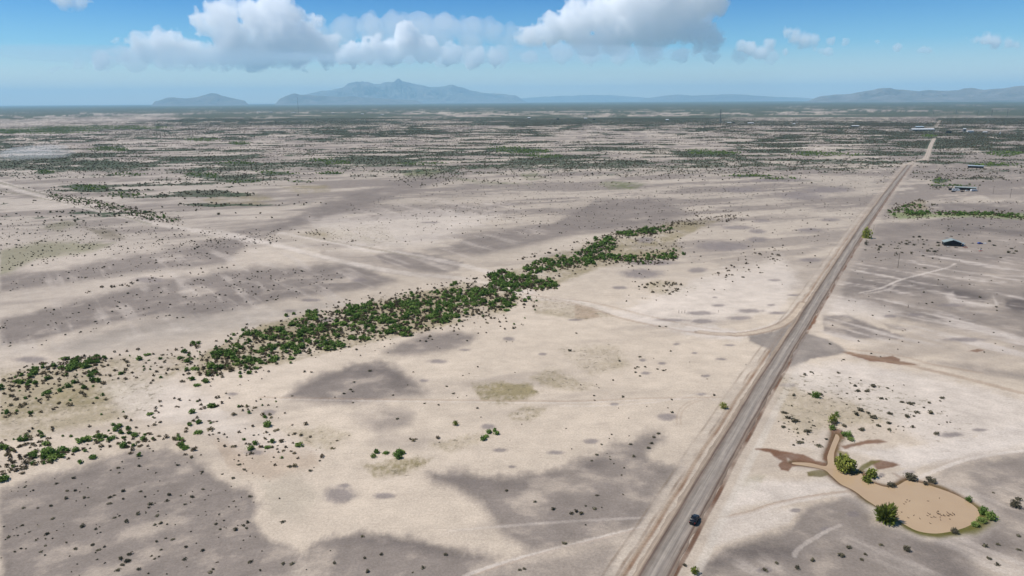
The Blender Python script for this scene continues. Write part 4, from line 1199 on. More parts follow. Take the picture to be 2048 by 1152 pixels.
WORDS = {'green': ('mesquite_bush', 'dense green mesquite bush', 'bush', 'green mesquite bushes'),
         'dark': ('desert_shrub', 'low grey-green desert shrub', 'shrub', 'low desert shrubs'),
         'dry': ('dry_scrub_bush', 'dry brown scrub bush', 'bush', 'dry brown scrub bushes')}
N_IND = 300


def stuff_mesh(name, A, sizes, kd, lod, label, sq=1.0):
    """many plants as one object"""
    VV = []; n = 0
    r = np.random.RandomState(5)
    for i in range(len(A)):
        T = lod[i % len(lod)]
        a = r.uniform(0, 6.28); ca, sa = math.cos(a) * sizes[i], math.sin(a) * sizes[i]
        P = np.empty_like(T)
        P[:, 0] = T[:, 0] * ca - T[:, 1] * sa + A[i, 0]
        P[:, 1] = T[:, 0] * sa + T[:, 1] * ca + A[i, 1]
        P[:, 2] = T[:, 2] * sizes[i] * sq + A[i, 2]
        VV.append(P)
    V = np.concatenate(VV)
    o = mesh_np(name, V, np.arange(len(V)), 4, LEAF[kd])
    return tag(o, label, kind='stuff')


for kd, L_ in plants.items():
    A = np.array(L_)
    A = A[~blocked(A[:, 0], A[:, 1])]
    x, y = atv(A[:, 0], A[:, 1]); z = gz(x, y) - 0.03
    dist_ = np.sqrt(x * x + y * y + H * H)
    inview = (A[:, 0] > 3) & (A[:, 0] < 2045) & (A[:, 1] < 1150)
    appar = np.where(inview, A[:, 2] / dist_, 0)
    order = np.argsort(-appar)
    name, lab, cat, grp = WORDS[kd]
    for i in order[:N_IND]:
        o = bpy.data.objects.new(name, PROTO[kd][int(i) % 6]); col.objects.link(o)
        s = A[i, 2]
        o.location = (x[i], y[i], z[i]); o.rotation_euler = (0, 0, (i * 2.399) % 6.28)
        o.scale = (s * (1 + .15 * math.sin(i)), s, s * (0.68 + .26 * math.cos(i * 1.7)))
        rg = region(A[i, 0], A[i, 1])
        tag(o, lab + ' ' + rg, cat, grp + ' ' + rg)
    rest = order[N_IND:]
    if len(rest):
        stuff_mesh({'green': 'bushland', 'dark': 'low_scrub', 'dry': 'dry_undergrowth'}[kd], np.stack([x, y, z], 1)[rest], A[rest, 2], kd, MIDL[kd],
                   {'green': 'further green bushes massed along the wash', 'dark': 'further small grey-green shrubs dotting the plain', 'dry': 'brown undergrowth between and above the green bushes'}[kd])

# scrub of the middle distance, too many to count
r_ = np.random.RandomState(99)
PX = []; PY = []
for y0 in np.arange(236, 470, 2.0):
    a = at(0, y0 + 1); b_ = at(2048, y0 + 1); c = at(1024, y0); d = at(1024, y0 + 2)
    area = math.hypot(a[0] - b_[0], a[1] - b_[1]) * abs(c[1] - d[1])
    n = int(min(area * 0.026, 20000))
    PX.append(r_.uniform(-30, 2078, n)); PY.append(r_.uniform(y0, y0 + 2, n))
PX = np.concatenate(PX); PY = np.concatenate(PY)
x, y = atv(PX, PY)
dv = veg_layout(PX, PY, x, y)
fine = fbm(x / 45, y / 45, 777, 3)
p_ = np.clip(dv * 1.25 - 0.12 + 0.8 * fine * dv, 0, 1)
u_, v_ = road_uv(x, y)
keep = (r_.rand(len(PX)) < p_ * 0.9) & ((np.abs(u_) > 12) | (v_ > ROAD_END + 20)) & (dist_line(T2, x, y) > 9)
x, y, dv = x[keep], y[keep], dv[keep]; PX = PX[keep]; PY = PY[keep]
gr = np.zeros(len(x), bool)
for cx, cyy, rx, ry, s in GREENS: gr |= (((PX - cx) / rx) ** 2 + ((PY - cyy) / ry) ** 2 < 1.0) & (s > .65)
z = gz(x, y)
sz = r_.uniform(.65, 1.7, len(x)) * (1 + 0.25 * gr)
br = (~gr) & (r_.rand(len(x)) < .35)
for mk, kd, nm, lb in ((gr, 'green', 'green_thickets', 'green thickets in the middle distance'), (br, 'dry', 'brown_scrub', 'brown scrub of the middle distance'), (~gr & ~br, 'dark', 'grey_scrub', 'grey-green scrub of the middle distance')):
    stuff_mesh(nm, np.stack([x, y, z], 1)[mk], sz[mk], kd, LOW[kd], lb)
print('mid scrub', len(x), {k: len(v) for k, v in plants.items()})

# trees and large bushes, each one placed: x, base y, width px, height px, kind, spiky, label


def tree(px, py, wpx, hpx, kd, spiky, label, group=None):
    x, y, z = G(px, py)
    m_ = math.sqrt(x * x + y * y + H * H) / F
    w = wpx * m_; dep = math.atan2(H, math.hypot(x, y))
    h = max(0.4 * w, (hpx * m_ - w * .9 * math.sin(dep) * .6) / math.cos(dep) * 1.05)
    t = empty('tree' if hpx > 20 else 'large_bush', (x, y, z - .05), (px * 1.7) % 6.28)
    tag(t, label, 'tree' if hpx > 20 else 'bush', group)
    n = int(min(1500, 120 + wpx * wpx * .9))
    V = crown_arrays(n, int(px), 12, .13 if not spiky else .11, .7 + .4 * spiky, .8)
    if spiky:
        V = V.reshape(-1, 4, 3); c = V.mean(1, keepdims=True); d = c - np.array([0, 0, .2]); d = d / np.linalg.norm(d, axis=2, keepdims=True)
        V = c + (V - c) * .55 + ((V - c) * d).sum(2, keepdims=True) * d * 2.2
        V[..., 2] = np.maximum(V[..., 2], .02)
        V = V.reshape(-1, 3)
    V = V * np.array([w / 2, w / 2, h / 1.15])
    mesh_np('crown', V, np.arange(len(V)), 4, LEAF[kd], t)
    sm = MB(); r = random.Random(int(px))
    for k in range(6):
        a = k * 1.047 + r.uniform(-.3, .3); q = r.uniform(.3, .6) * w / 2
        p1 = (q * .35 * math.cos(a), q * .35 * math.sin(a), h * .3); p2 = (q * math.cos(a), q * math.sin(a), h * r.uniform(.6, .85))
        sm.tube((.08 * math.cos(a), .08 * math.sin(a), -.2), p1, .12, .09, 6); sm.tube(p1, p2, .09, .03, 6)
    sm.build('trunk', BARK, t)
    return t


tree(1690, 939, 36, 29, 'bright', 0, 'large yellow-green tree at the head of the pond beside the inlet channel')
tree(1769, 1042, 34, 29, 'bright', 1, 'big spiky yellow-green bush tree on the lower left bank of the pond')
tree(1742, 954, 21, 17, 'bright', 0, 'medium green bush tree on the pond bank right of the largest tree')
tree(1733, 962, 17, 13, 'bright', 0, 'small rounded green bush at the water edge below the medium bush tree')
tree(1820, 957, 20, 12, 'dark', 0, 'grey-green bush at the top of the pond rim by the track end')
tree(1781, 971, 16, 9, 'dark', 0, 'low dark bush on the upper rim of the pond left of the track end')
tree(1864, 965, 15, 11, 'dark', 0, 'dark bush just outside the upper right rim of the pond')
tree(1856, 959, 10, 8, 'dark', 0, 'small bush tucked behind the dark bush at the upper right rim')
tree(1851, 968, 10, 8, 'dark', 0, 'small round bush on the upper right pond rim')
tree(1937, 1001, 12, 10, 'green', 0, 'single small green bush halfway down the right rim of the pond')
tree(1965, 1026, 18, 13, 'green', 0, 'green bush at the right tip of the pond')
tree(1980, 1036, 20, 13, 'green', 0, 'broad green bush just outside the right tip of the pond')
tree(1963, 1044, 16, 11, 'green', 0, 'green bush on the lower right pond rim below the tip bushes')
tree(1952, 1052, 17, 8, 'green', 0, 'low green bush trailing along the lower right pond rim')
tree(1908, 1066, 14, 10, 'dark', 0, 'dark round bush on the bottom rim of the pond')
tree(1814, 1102, 13, 11, 'dark', 0, 'lone dark bush on the grey ground below the pond')
tree(1665, 845, 17, 16, 'bright', 0, 'bright green young tree at the top of the inlet channel')
tree(1673, 832, 10, 10, 'green', 0, 'dark green bush behind the bright young tree')
tree(1668, 850, 11, 8, 'dark', 0, 'dark low bush at the foot of the bright young tree')
tree(1664, 859, 13, 9, 'green', 0, 'green bush where the inlet channel begins')
tree(1694, 872, 18, 11, 'green', 0, 'green bush on the right bank of the inlet channel')
tree(1702, 880, 14, 6, 'green', 0, 'low green bush beside the right bank of the inlet channel')
tree(1631, 795, 16, 13, 'green', 0, 'rounded green bush alone on the white flat between road and pond')
tree(1390, 1147, 16, 14, 'bright', 0, 'olive bush at the road edge at the bottom of the picture')
tree(1370, 1132, 10, 6, 'dark', 0, 'small dark bush below the car close to the right road verge')
tree(2029, 1014, 17, 13, 'dark', 0, 'dark bush on the grey ground at the right edge of the picture')
tree(1732, 476, 17, 17, 'bright', 0, 'round green tree standing beside the road left of the shed')
tree(1732, 490, 7, 9, 'dark', 0, 'small dark bush in front of the round roadside tree')
tree(1814, 426, 9, 9, 'green', 0, 'tallest green bush at the left end of the hedge row')
tree(912, 850, 13, 11, 'bright', 0, 'single yellow-green bush in the open sand')
tree(1446, 817, 16, 12, 'bright', 1, 'spiky olive bush on the left verge of the road')
tree(746, 914, 13, 9, 'green', 0, 'left one of two green bushes above the olive grass patch')
tree(797, 916, 17, 12, 'green', 0, 'right one of two green bushes above the olive grass patch')

# ------------------------------------------------------------------ clouds: real bodies of cloud far beyond the mountains, above the haze


def soft_volume(name, dens, colr=(1, 1, 1)):
    m = bpy.data.materials.new(name); m.use_nodes = True
    n = m.node_tree; n.nodes.remove(n.nodes['Principled BSDF'])
    v = n.nodes.new('ShaderNodeVolumePrincipled'); v.inputs['Density'].default_value = dens
    v.inputs['Color'].default_value = colr + (1,); v.inputs['Anisotropy'].default_value = 0.0
    n.links.new(v.outputs[0], n.nodes['Material Output'].inputs['Volume'])
    return m


def sky_point(px, py, dist):
    d = rt * (px - 1024) - up * (py - 576) + fw * F
    t = dist / math.hypot(d[0], d[1])
    return np.array([d[0] * t, d[1] * t, H + d[2] * t])


def surface_nets(f, h, org):
    """closed quad surface of f = 0 on a regular grid"""
    f = f.copy()
    f[0] = f[-1] = -1; f[:, 0] = f[:, -1] = -1; f[:, :, 0] = f[:, :, -1] = -1
    s = f > 0
    nx, ny, nz = f.shape
    cnt = np.zeros((nx - 1, ny - 1, nz - 1)); acc = np.zeros((nx - 1, ny - 1, nz - 1, 3))
    corners = [(a, b_, c) for a in (0, 1) for b_ in (0, 1) for c in (0, 1)]

    def sub_(A, c): return A[c[0]:c[0] + nx - 1, c[1]:c[1] + ny - 1, c[2]:c[2] + nz - 1]
    for i in range(8):
        for j in range(i + 1, 8):
            a, c = corners[i], corners[j]
            if sum(abs(p - q) for p, q in zip(a, c)) != 1: continue
            fa, fb = sub_(f, a), sub_(f, c)
            x = (fa > 0) != (fb > 0)
            t = np.where(x, fa / np.where(x, fa - fb, 1), 0)
            for k in range(3):
                acc[..., k] += np.where(x, a[k] + t * (c[k] - a[k]), 0)
            cnt += x
    act = cnt > 0
    vid = -np.ones(cnt.shape, np.int64); vid[act] = np.arange(act.sum())
    ii = np.stack(np.nonzero(act), 1)
    V = (ii + acc[act] / cnt[act][:, None]) * h + org[None]
    Q = []
    for ax in range(3):
        a0 = [slice(None)] * 3; a1 = [slice(None)] * 3
        a0[ax] = slice(0, -1); a1[ax] = slice(1, None)
        s0, s1 = s[tuple(a0)], s[tuple(a1)]
        e = np.stack(np.nonzero(s0 != s1), 1)
        o1, o2 = [(1, 2), (2, 0), (0, 1)][ax]
        ok = (e[:, o1] > 0) & (e[:, o2] > 0)
        e = e[ok]
        pos = s0[e[:, 0], e[:, 1], e[:, 2]]
        q = []
        for d1, d2 in ((0, 0), (1, 0), (1, 1), (0, 1)):
            c = e.copy(); c[:, o1] -= d1; c[:, o2] -= d2
            q.append(vid[c[:, 0], c[:, 1], c[:, 2]])
        q = np.stack(q, 1)
        q[~pos] = q[~pos][:, ::-1]
        Q.append(q)
    return V, np.concatenate(Q)


def cloud(puffs, dist, seed, label, base=None, vox=62.0, dens=0.0012, amp=1.0, flat_=0.55, shell=None):
    """numpy field of billowing puffs with fractal noise, skinned and filled with scattering volume"""
    dist *= 1.4; dens /= 1.4; shell = (shell[0] * 1.4, shell[1] / 1.4) if shell else None
    r_ = np.random.RandomState(seed)
    s = dist / F
    P = pts(puffs)
    az0 = math.radians(math.degrees(math.atan2(*(sky_point(np.mean([p[0] for p in P]), 100, 1.0)[:2]))))
    Rm = np.array([[math.cos(az0), -math.sin(az0)], [math.sin(az0), math.cos(az0)]])   # local x,y -> faces the viewer
    B = []
    for px, py, pr in P:
        c = sky_point(px, py, dist); R = pr * s
        q = Rm @ c[:2]
        B.append((q[0], q[1] + r_.uniform(-.5, .5) * R, c[2], R))
        for k in range(9):
            d = r_.normal(size=3); d[2] = abs(d[2]) * 0.9 - .2; d[1] = -abs(d[1]); d /= np.linalg.norm(d)
            R2 = R * r_.uniform(.25, .5)
            B.append((q[0] + d[0] * R * .85, q[1] + d[1] * R * .8, c[2] + d[2] * R * .85, R2))
    B = np.array(B)
    pad = 500 * dist / 40000
    lo = (B[:, :3] - B[:, 3:4]).min(0) - pad; hi = (B[:, :3] + B[:, 3:4]).max(0) + pad
    h = vox * dist / 40000
    if base is not None:
        zb = sky_point(np.mean([p[0] for p in P]), base, dist)[2]; lo[2] = max(lo[2], zb - 500)
    n = np.ceil((hi - lo) / h).astype(int) + 1
    gx, gy, gzz = [lo[k] + np.arange(n[k]) * h for k in range(3)]
    f = np.full(tuple(n), -1e4, np.float32)
    for x, y, z, R in B:
        m = R + pad
        i = [max(0, int((v - m - l) / h)) for v, l in zip((x, y, z), lo)]; j = [min(nn, int((v + m - l) / h) + 2) for v, l, nn in zip((x, y, z), lo, n)]
        sl = tuple(slice(a, b_) for a, b_ in zip(i, j))
        d = R - np.sqrt((gx[sl[0]][:, None, None] - x) ** 2 + (gy[sl[1]][None, :, None] - y) ** 2 + (gzz[sl[2]][None, None, :] - z) ** 2)
        f[sl] = np.maximum(f[sl], d)
    if base is not None:
        f = np.minimum(f, (gzz[None, None, :] - zb) * 1.0)
    near = np.nonzero((f > -520) & (f < 520))
    p = np.stack([gx[near[0]], gy[near[1]], gzz[near[2]]], 1)
    k_ = dist / 40000
    nz_ = 0
    for i, (wl, am) in enumerate(((1800, 300), (850, 320), (420, 260), (220, 170), (120, 90))):
        v = noise3(p / (wl * k_) + 31.7 * i, seed + i)
        nz_ = nz_ + (0.55 - 1.6 * np.abs(v)) * am * amp * k_ if i < 4 else nz_ + v * am * amp * k_
    f[near] += nz_
    outs = [(0.0, dens)] + ([(shell[0], shell[1])] if shell else [])
    for lev, dn in outs:
        ff = f + lev
        V, Q = surface_nets(ff, h, lo)
        xy = V[:, :2] @ Rm
        V = np.concatenate([xy, V[:, 2:]], 1)
        o = mesh_np('cloud', V, Q, 4, soft_volume('cloud_volume', dn), smooth=False)
        tag(o, label, kind='structure')
    return o


def lens(px, py, rx, ry, dist, depth, dens, seed, label, colr=(1, 1, 1)):
    dist *= 1.4; depth *= 1.4; dens /= 1.4
    c = sky_point(px, py, dist); s = dist / F
    bm = bmesh.new(); bmesh.ops.create_icosphere(bm, subdivisions=5, radius=1)
    V = np.array([v.co[:] for v in bm.verts]); Fi = np.array([[v.index for v in f.verts] for f in bm.faces]); bm.free()
    n = noise3(V * 2.2 + 5, seed) * .18 + noise3(V * 5 + 3, seed + 1) * .09 + noise3(V * 11 + 3, seed + 2) * .045
    V = V * (1 + n)[:, None]
    V = V * np.array([rx * s, depth, ry * s])[None]
    a = math.atan2(c[0], c[1])
    R_ = np.array([[math.cos(a), math.sin(a), 0], [-math.sin(a), math.cos(a), 0], [0, 0, 1]])
    V = V @ R_.T + c[None]
    o = mesh_np('cloud', V, Fi, 3, soft_volume('thin_cloud', dens, colr), smooth=True)
    return tag(o, label, kind='structure')


SH = (60, 0.0007)
cloud('562,36,32 515,50,32 448,46,30 408,50,20 470,84,36 550,88,38 612,78,32 650,98,26 330,92,24 292,102,22 246,112,16 372,104,24 420,112,26 205,122,11 690,112,18 520,110,28 600,112,24 540,12,14 575,18,14', 38000, 300, 'large left cumulus with towering cauliflower top', base=130, shell=SH)
cloud('740,96,18 812,82,22 850,96,20 780,104,20 905,108,16 950,116,13 700,110,16 990,118,12', 36000, 310, 'low grey cumulus under the anvil in the middle', base=126, shell=SH, dens=.003)
cloud('1062,74,22 1100,62,24 1092,40,12 1150,52,30 1200,30,32 1252,4,36 1322,-8,46 1392,-8,38 1425,10,16 1150,20,18 1230,68,32 1290,48,36 1345,52,24 1378,66,20 1408,72,18 1428,82,14 1180,90,18 1400,96,12 1300,78,22', 40000, 320, 'large right cumulus tower spreading at the top of the picture', base=107, shell=SH)
cloud('1590,74,9 1574,66,6 1608,80,9 1628,83,6', 38000, 330, 'small wedge shaped cumulus right of the tower', base=88, vox=40, amp=.5, shell=(70, .0012))
cloud('1500,98,9 1484,92,6 1520,106,7 1538,88,5', 39000, 331, 'small puff between tower and wedge cloud', base=112, vox=40, amp=.5, dens=.002, shell=(70, .0008))
cloud('1570,102,5 1630,97,5 1655,103,5 1640,100,4', 39000, 332, 'row of small puffs under the wedge cloud', base=108, vox=40, amp=.4, dens=.002)
cloud('1660,82,4 1690,85,3.6 1755,84,3.6', 40000, 333, 'three tiny puffs right of the wedge cloud', base=90, vox=40, amp=.35, dens=.002)
cloud('1795,97,4 1845,99,5 1856,101,4', 40000, 334, 'two tiny puffs over the right mesas', base=104, vox=40, amp=.35, dens=.002)
cloud('1970,82,7 1990,86,8 2015,90,6 1950,83,4 2035,92,5', 38000, 335, 'ragged small cumulus at the right edge', base=96, vox=40, amp=.5, shell=(70, .0008), dens=.0025)
cloud('130,2,14 155,6,8 112,0,8 170,4,5', 30000, 336, 'small bright puff at the top left edge', base=14, vox=50, amp=.5, shell=(80, .001))
cloud('640,72,22 690,64,26 740,60,28 790,56,29 840,54,29 890,56,28 940,60,26 985,64,22 1025,70,18 760,84,26 860,84,28 940,84,24 1010,88,18', 47000, 340, 'pale anvil sheet in the middle of the sky', base=112, vox=110, dens=.00042, amp=.3)
cloud('1290,10,40 1350,0,44 1400,-4,40 1435,10,14 1400,35,24 1320,40,34 1250,30,34', 45000, 342, 'feathery flank of the right cumulus tower', base=100, vox=90, dens=.0008, amp=.7)
cloud('120,140,8 160,132,10 210,124,14 270,118,18 330,114,20 390,112,20 450,112,20 520,114,20 590,114,20 660,114,18 720,116,16', 42000, 343, 'misty ragged base under the left cumulus', base=142, vox=90, dens=.0009, amp=.5)
cloud('700,112,18 760,112,18 820,110,18 880,112,18 940,114,16 1000,114,16 1060,110,18 1120,110,18 1180,110,18 1240,110,18 1300,110,18 1360,110,16 1420,112,14 1480,112,12 1540,112,10', 45000, 344, 'misty ragged band under the middle and right clouds', base=134, vox=90, dens=.0009, amp=.5)
lens(330, 112, 300, 13, 31500, 3500, 1.1e-4, 345, 'pale blue veil in front of the foot of the left cumulus', (.80, .92, 1))
lens(980, 110, 430, 14, 31500, 4000, 1.1e-4, 346, 'pale blue veil in front of the foot of the middle clouds', (.80, .92, 1))

# ------------------------------------------------------------------ vehicles, buildings, poles
BLACK = mat_simple('black_paint', (0.006, 0.006, 0.007), 0.25, 0, .1, 3, .5)
BLACKT = mat_simple('black_trim', (0.012, 0.012, 0.012), 0.7)
RUBBER = mat_simple('rubber', (0.015, 0.015, 0.015), 0.9)
RIM = mat_simple('wheel_rim', (0.12, 0.12, 0.12), 0.4, .8)
GLASS = mat_simple('dark_glass', (0.01, 0.012, 0.015), 0.05, 0, .05, 1, .8)
LAMPW = mat_simple('lamp_lens', (0.55, 0.55, 0.55), 0.15)
LAMPR = mat_simple('tail_lens', (0.25, 0.01, 0.01), 0.2)
WHITE = mat_simple('white_paint', (0.5, 0.51, 0.51), 0.5)
TEAL = mat_simple('pale_metal_roof', (0.25, 0.285, 0.265), 0.45, .2, .12, .6)
BLUEGREY = mat_simple('blue_grey_roof', (0.30, 0.36, 0.40), 0.5, .1)
DARKW = mat_simple('dark_wall', (0.022, 0.022, 0.022), 0.95)
GREYW = mat_simple('grey_wall', (0.16, 0.155, 0.15), 0.9)
WOOD = mat_simple('weathered_wood', (0.14, 0.11, 0.085), 0.9, 0, .25, 6)
STEEL = mat_simple('steel_lattice', (0.13, 0.13, 0.135), 0.6, .5)
RUST = mat_simple('rusty_red', (0.30, 0.10, 0.07), 0.85)
BLUE = mat_simple('blue_paint', (0.04, 0.08, 0.28), 0.4)
BROWNP = mat_simple('brown_feathers', (0.085, 0.055, 0.04), 0.9)


def car(px, py, az, label, paint=BLACK, L=4.9, W=1.95, Hh=1.85, glass=GLASS, cat='car', group=None, suv=True):
    """local: +y forward"""
    x, y, z = G(px, py)
    u, v = road_uv(np.array([x]), np.array([y]))
    z = max(z, 0.20) if abs(u[0]) < 4 else z
    t = empty('parked_car' if abs(u[0]) > 12 else 'car', (x, y, z), -az)
    tag(t, label, cat, group)
    h = L / 2; w = W / 2

    def loft(secs, name, mat, parent, smooth=True):
        # secs: list of (y, halfwidth, z0, z1, crown) rounded box sections
        V = []; n = 12
        for yy, hw, z0, z1 in secs:
            r = min(.16, hw * .4, (z1 - z0) * .4)
            c = [(-hw, z0 + r * .5), (-hw, (z0 + z1) / 2), (-hw, z1 - r), (-hw + r * .6, z1 - r * .2), (-hw + r * 1.6, z1), (0, z1 + .015), (hw - r * 1.6, z1), (hw - r * .6, z1 - r * .2), (hw, z1 - r), (hw, (z0 + z1) / 2), (hw, z0 + r * .5), (0, z0)]
            V += [(a, yy, b_) for a, b_ in c]
        Fc = []
        for i in range(len(secs) - 1):
            for k in range(n):
                Fc.append((i * n + k, i * n + (k + 1) % n, (i + 1) * n + (k + 1) % n, (i + 1) * n + k))
        Fc.append(tuple(range(n - 1, -1, -1))); Fc.append(tuple(range((len(secs) - 1) * n, len(secs) * n)))
        return mesh_obj(name, V, Fc, mat, parent, smooth)
    hood = Hh * .60; belt = Hh * .62
    loft([(-h, w * .9, .42, belt * .9), (-h + .15, w * .97, .3, belt), (-h * .4, w, .28, belt), (h * .3, w, .28, belt), (h * .42, w * .99, .28, hood), (h * .85, w * .95, .3, hood * .93), (h - .05, w * .86, .4, hood * .80), (h, w * .8, .45, hood * .72)], 'body', paint, t)
    if suv:
        cab = loft([(-h + .12, w * .82, belt - .04, belt + .1), (-h + .42, w * .80, belt - .04, Hh - .05), (-h * .2, w * .80, belt - .04, Hh), (h * .12, w * .78, belt - .04, Hh - .04), (h * .44, w * .86, belt - .04, belt + .03)], 'cabin', paint, t)
    else:
        cab = loft([(-h * .15, w * .82, belt - .04, belt + .2), (-h * .08, w * .80, belt - .04, Hh - .03), (h * .14, w * .78, belt - .04, Hh), (h * .46, w * .86, belt - .04, belt + .03)], 'cabin', paint, t)
        MB().box(-w * .86, w * .86, -h + .12, -h * .2, belt - .02, belt + .01).build('cargo_bed', BLACKT, t)
    # glass panels, 1 cm proud of the cabin
    yr = -h + .26 if suv else -h * .12
    MB().add([(-w * .70, yr - .13, belt + .12), (w * .70, yr - .13, belt + .12), (w * .66, yr + .10, Hh - .16), (-w * .66, yr + .10, Hh - .16)], [(0, 1, 2, 3)]).build('rear_window', glass, t)
    MB().add([(w * .72, h * .42, belt + .10), (-w * .72, h * .42, belt + .10), (-w * .66, h * .17, Hh - .08), (w * .66, h * .17, Hh - .08)], [(0, 1, 2, 3)]).build('windshield', glass, t)
    for s in (-1, 1):
        y0 = -h * .72 if suv else -h * .05
        MB().box(min(s * w * .80, s * (w * .80 + .015)), max(s * w * .80, s * (w * .80 + .015)), y0, h * .14, belt + .06, Hh - .2).build('side_window', glass, t)
        MB().box(s * w * 1.0 - .0 if s > 0 else -w - .2, w + .2 if s > 0 else -w, h * .30, h * .36, belt - .04, belt + .14).build('side_mirror', paint, t)
        MB().box(min(s * w * .55, s * w * .84), max(s * w * .55, s * w * .84), h - .04, h + .01, hood * .60, hood * .75).build('headlight', LAMPW, t)
        MB().box(min(s * w * .72, s * w * .93), max(s * w * .72, s * w * .93), -h - .015, -h + .1, belt * .66, belt * .92).build('tail_light', LAMPR, t)
        for yy in (-h * .62, h * .62):
            mb = MB().tube((s * (w - .24), yy, .36), (s * (w + .015), yy, .36), .37, .37, 20)
            wh = mb.build('wheel', RUBBER, t, smooth=False)
            MB().tube((s * (w + .01), yy, .36), (s * (w + .03), yy, .36), .22, .2, 14).build('rim', RIM, wh)
    MB().box(-w * .9, w * .9, -h - .06, -h + .05, .38, .58).build('rear_bumper', BLACKT, t)
    MB().box(-w * .85, w * .85, h - .05, h + .06, .34, .55).build('front_bumper', BLACKT, t)
    if suv:
        for s in (-1, 1): MB().box(s * w * .68 - .02, s * w * .68 + .02, -h * .7, h * .1, Hh - .01, Hh + .06).build('roof_rail', BLACKT, t)
    return t


car(1388.5, 1043.5, ROAD_AZ, 'black car driving away along the dirt road at the bottom of the picture')


def shed(px, py, rz, L=8.5, W=12.5, hw=3.3, hr=5.4):
    x, y, z = G(px, py)
    t = empty('barn', (x, y, z), rz)
    tag(t, 'dark open-fronted shed with a pale green roof on the grey flat right of the road', 'shed')
    w = W / 2
    MB().box(-w, -w + .15, 0, L, 0, hw).box(w - .15, w, 0, L, 0, hw).box(-w + .15, w - .15, L - .15, L, 0, hw).add([(-w + .15, L - .15, hw), (w - .15, L - .15, hw), (0, L - .15, hr - .1), (-w + .15, L, hw), (w - .15, L, hw), (0, L, hr - .1)], [(0, 1, 2), (5, 4, 3), (0, 2, 5, 3), (1, 4, 5, 2)]).box(-w + .15, w - .15, .02, .17, 0, hw).add([(-w + .15, .02, hw), (w - .15, .02, hw), (0, .02, hr - .1), (-w + .15, .17, hw), (w - .15, .17, hw), (0, .17, hr - .1)], [(0, 1, 2), (5, 4, 3), (0, 2, 5, 3), (1, 4, 5, 2)]).build('wall', DARKW, t)
    for s in (-1, 1):
        n = 26; V = []; Fc = []
        for k in range(n + 1):
            yy = -.6 + (L + 1.0) * k / n; zz = .04 * (k % 2)
            V += [(0, yy, hr + zz), (s * (w + .7), yy, hw - .28 + zz), (0, yy, hr - .1 + zz), (s * (w + .7), yy, hw - .38 + zz)]
        for k in range(n):
            a = 4 * k; Fc += [(a, a + 1, a + 5, a + 4), (a + 2, a + 6, a + 7, a + 3), (a + 1, a + 3, a + 7, a + 5)]
        MB().add(V, Fc).build('roof', TEAL, t)
    MB().box(-w * .8, -w * .1, -.05, .02, 0, hw - .4).build('door_opening', BLACKT, t)
    MB().box(w * .1, w * .8, -.05, .02, 0, hw - .4).build('door_opening', BLACKT, t)
    lt = MB().box(w, w + 3.4, 2, L - 1, 2.15, 2.25)
    lt.build('lean_to_roof', TEAL, t)
    for yy in (2.3, 7, L - 1.3): MB().tube((w + 3.2, yy, -.1), (w + 3.2, yy, 2.15), .08, .08, 6).build('post', WOOD, t)
    return t


shed(1905, 492.5, math.radians(-20))


def junk(px, py, kind, label, cat, **k):
    x, y, z = G(px, py)
    t = empty({'barrel': 'barrel', 'sheet': 'scrap_sheet', 'pile': 'scrap_pile', 'sign': 'marker', 'tank': 'water_tank'}[kind], (x, y, z), k.get('rz', .4)); tag(t, label, cat)
    mt = k.get('mat', WHITE)
    if kind == 'barrel':
        MB().tube((0, 0, 0), (0, 0, 1.0), .42, .42, 14).build('drum', mt, t); MB().tube((0, 0, .98), (0, 0, 1.04), .46, .46, 14).build('rim', STEEL, t)
    if kind == 'tank':
        r = k.get('r', 1.6); hh = k.get('h', 2.4)
        MB().tube((0, 0, 0), (0, 0, hh), r, r, 20).build('tank_body', mt, t); MB().tube((0, 0, hh), (0, 0, hh + r * .35), r * 1.02, .2, 20).build('tank_lid', mt, t)
    if kind == 'sheet':
        MB().box(-1.4, 1.4, -.9, .9, .25, .3).build('panel', mt, t); MB().box(-1.2, 1.2, -.1, .1, 0, .25).build('beam', WOOD, t)
    if kind == 'pile':
        r = random.Random(int(px)); m1 = MB(); m2 = MB()
        for i in range(9):
            a = r.uniform(0, 3.1); M = Matrix.Translation((r.uniform(-1.6, 1.6), r.uniform(-1, 1), r.uniform(.1, .6))) @ Matrix.Rotation(a, 4, 'Z') @ Matrix.Rotation(r.uniform(-.4, .4), 4, 'X')
            (m1 if i % 2 else m2).box(-r.uniform(.3, 1.2), r.uniform(.3, 1.2), -.2, .2, -.05, .12, M)
        m1.build('boards', WOOD, t); m2.build('metal_scrap', mt, t)
    if kind == 'sign':
        MB().box(-.8, .8, -.05, .05, .6, 1.7).build('board', mt, t); MB().tube((0, .1, -.1), (0, .1, 1.6), .06, .06, 6).build('post', WOOD, t)
        MB().box(-1.6, 1.6, -.7, .6, 0, .35).build('base', RUST, t)
    return t


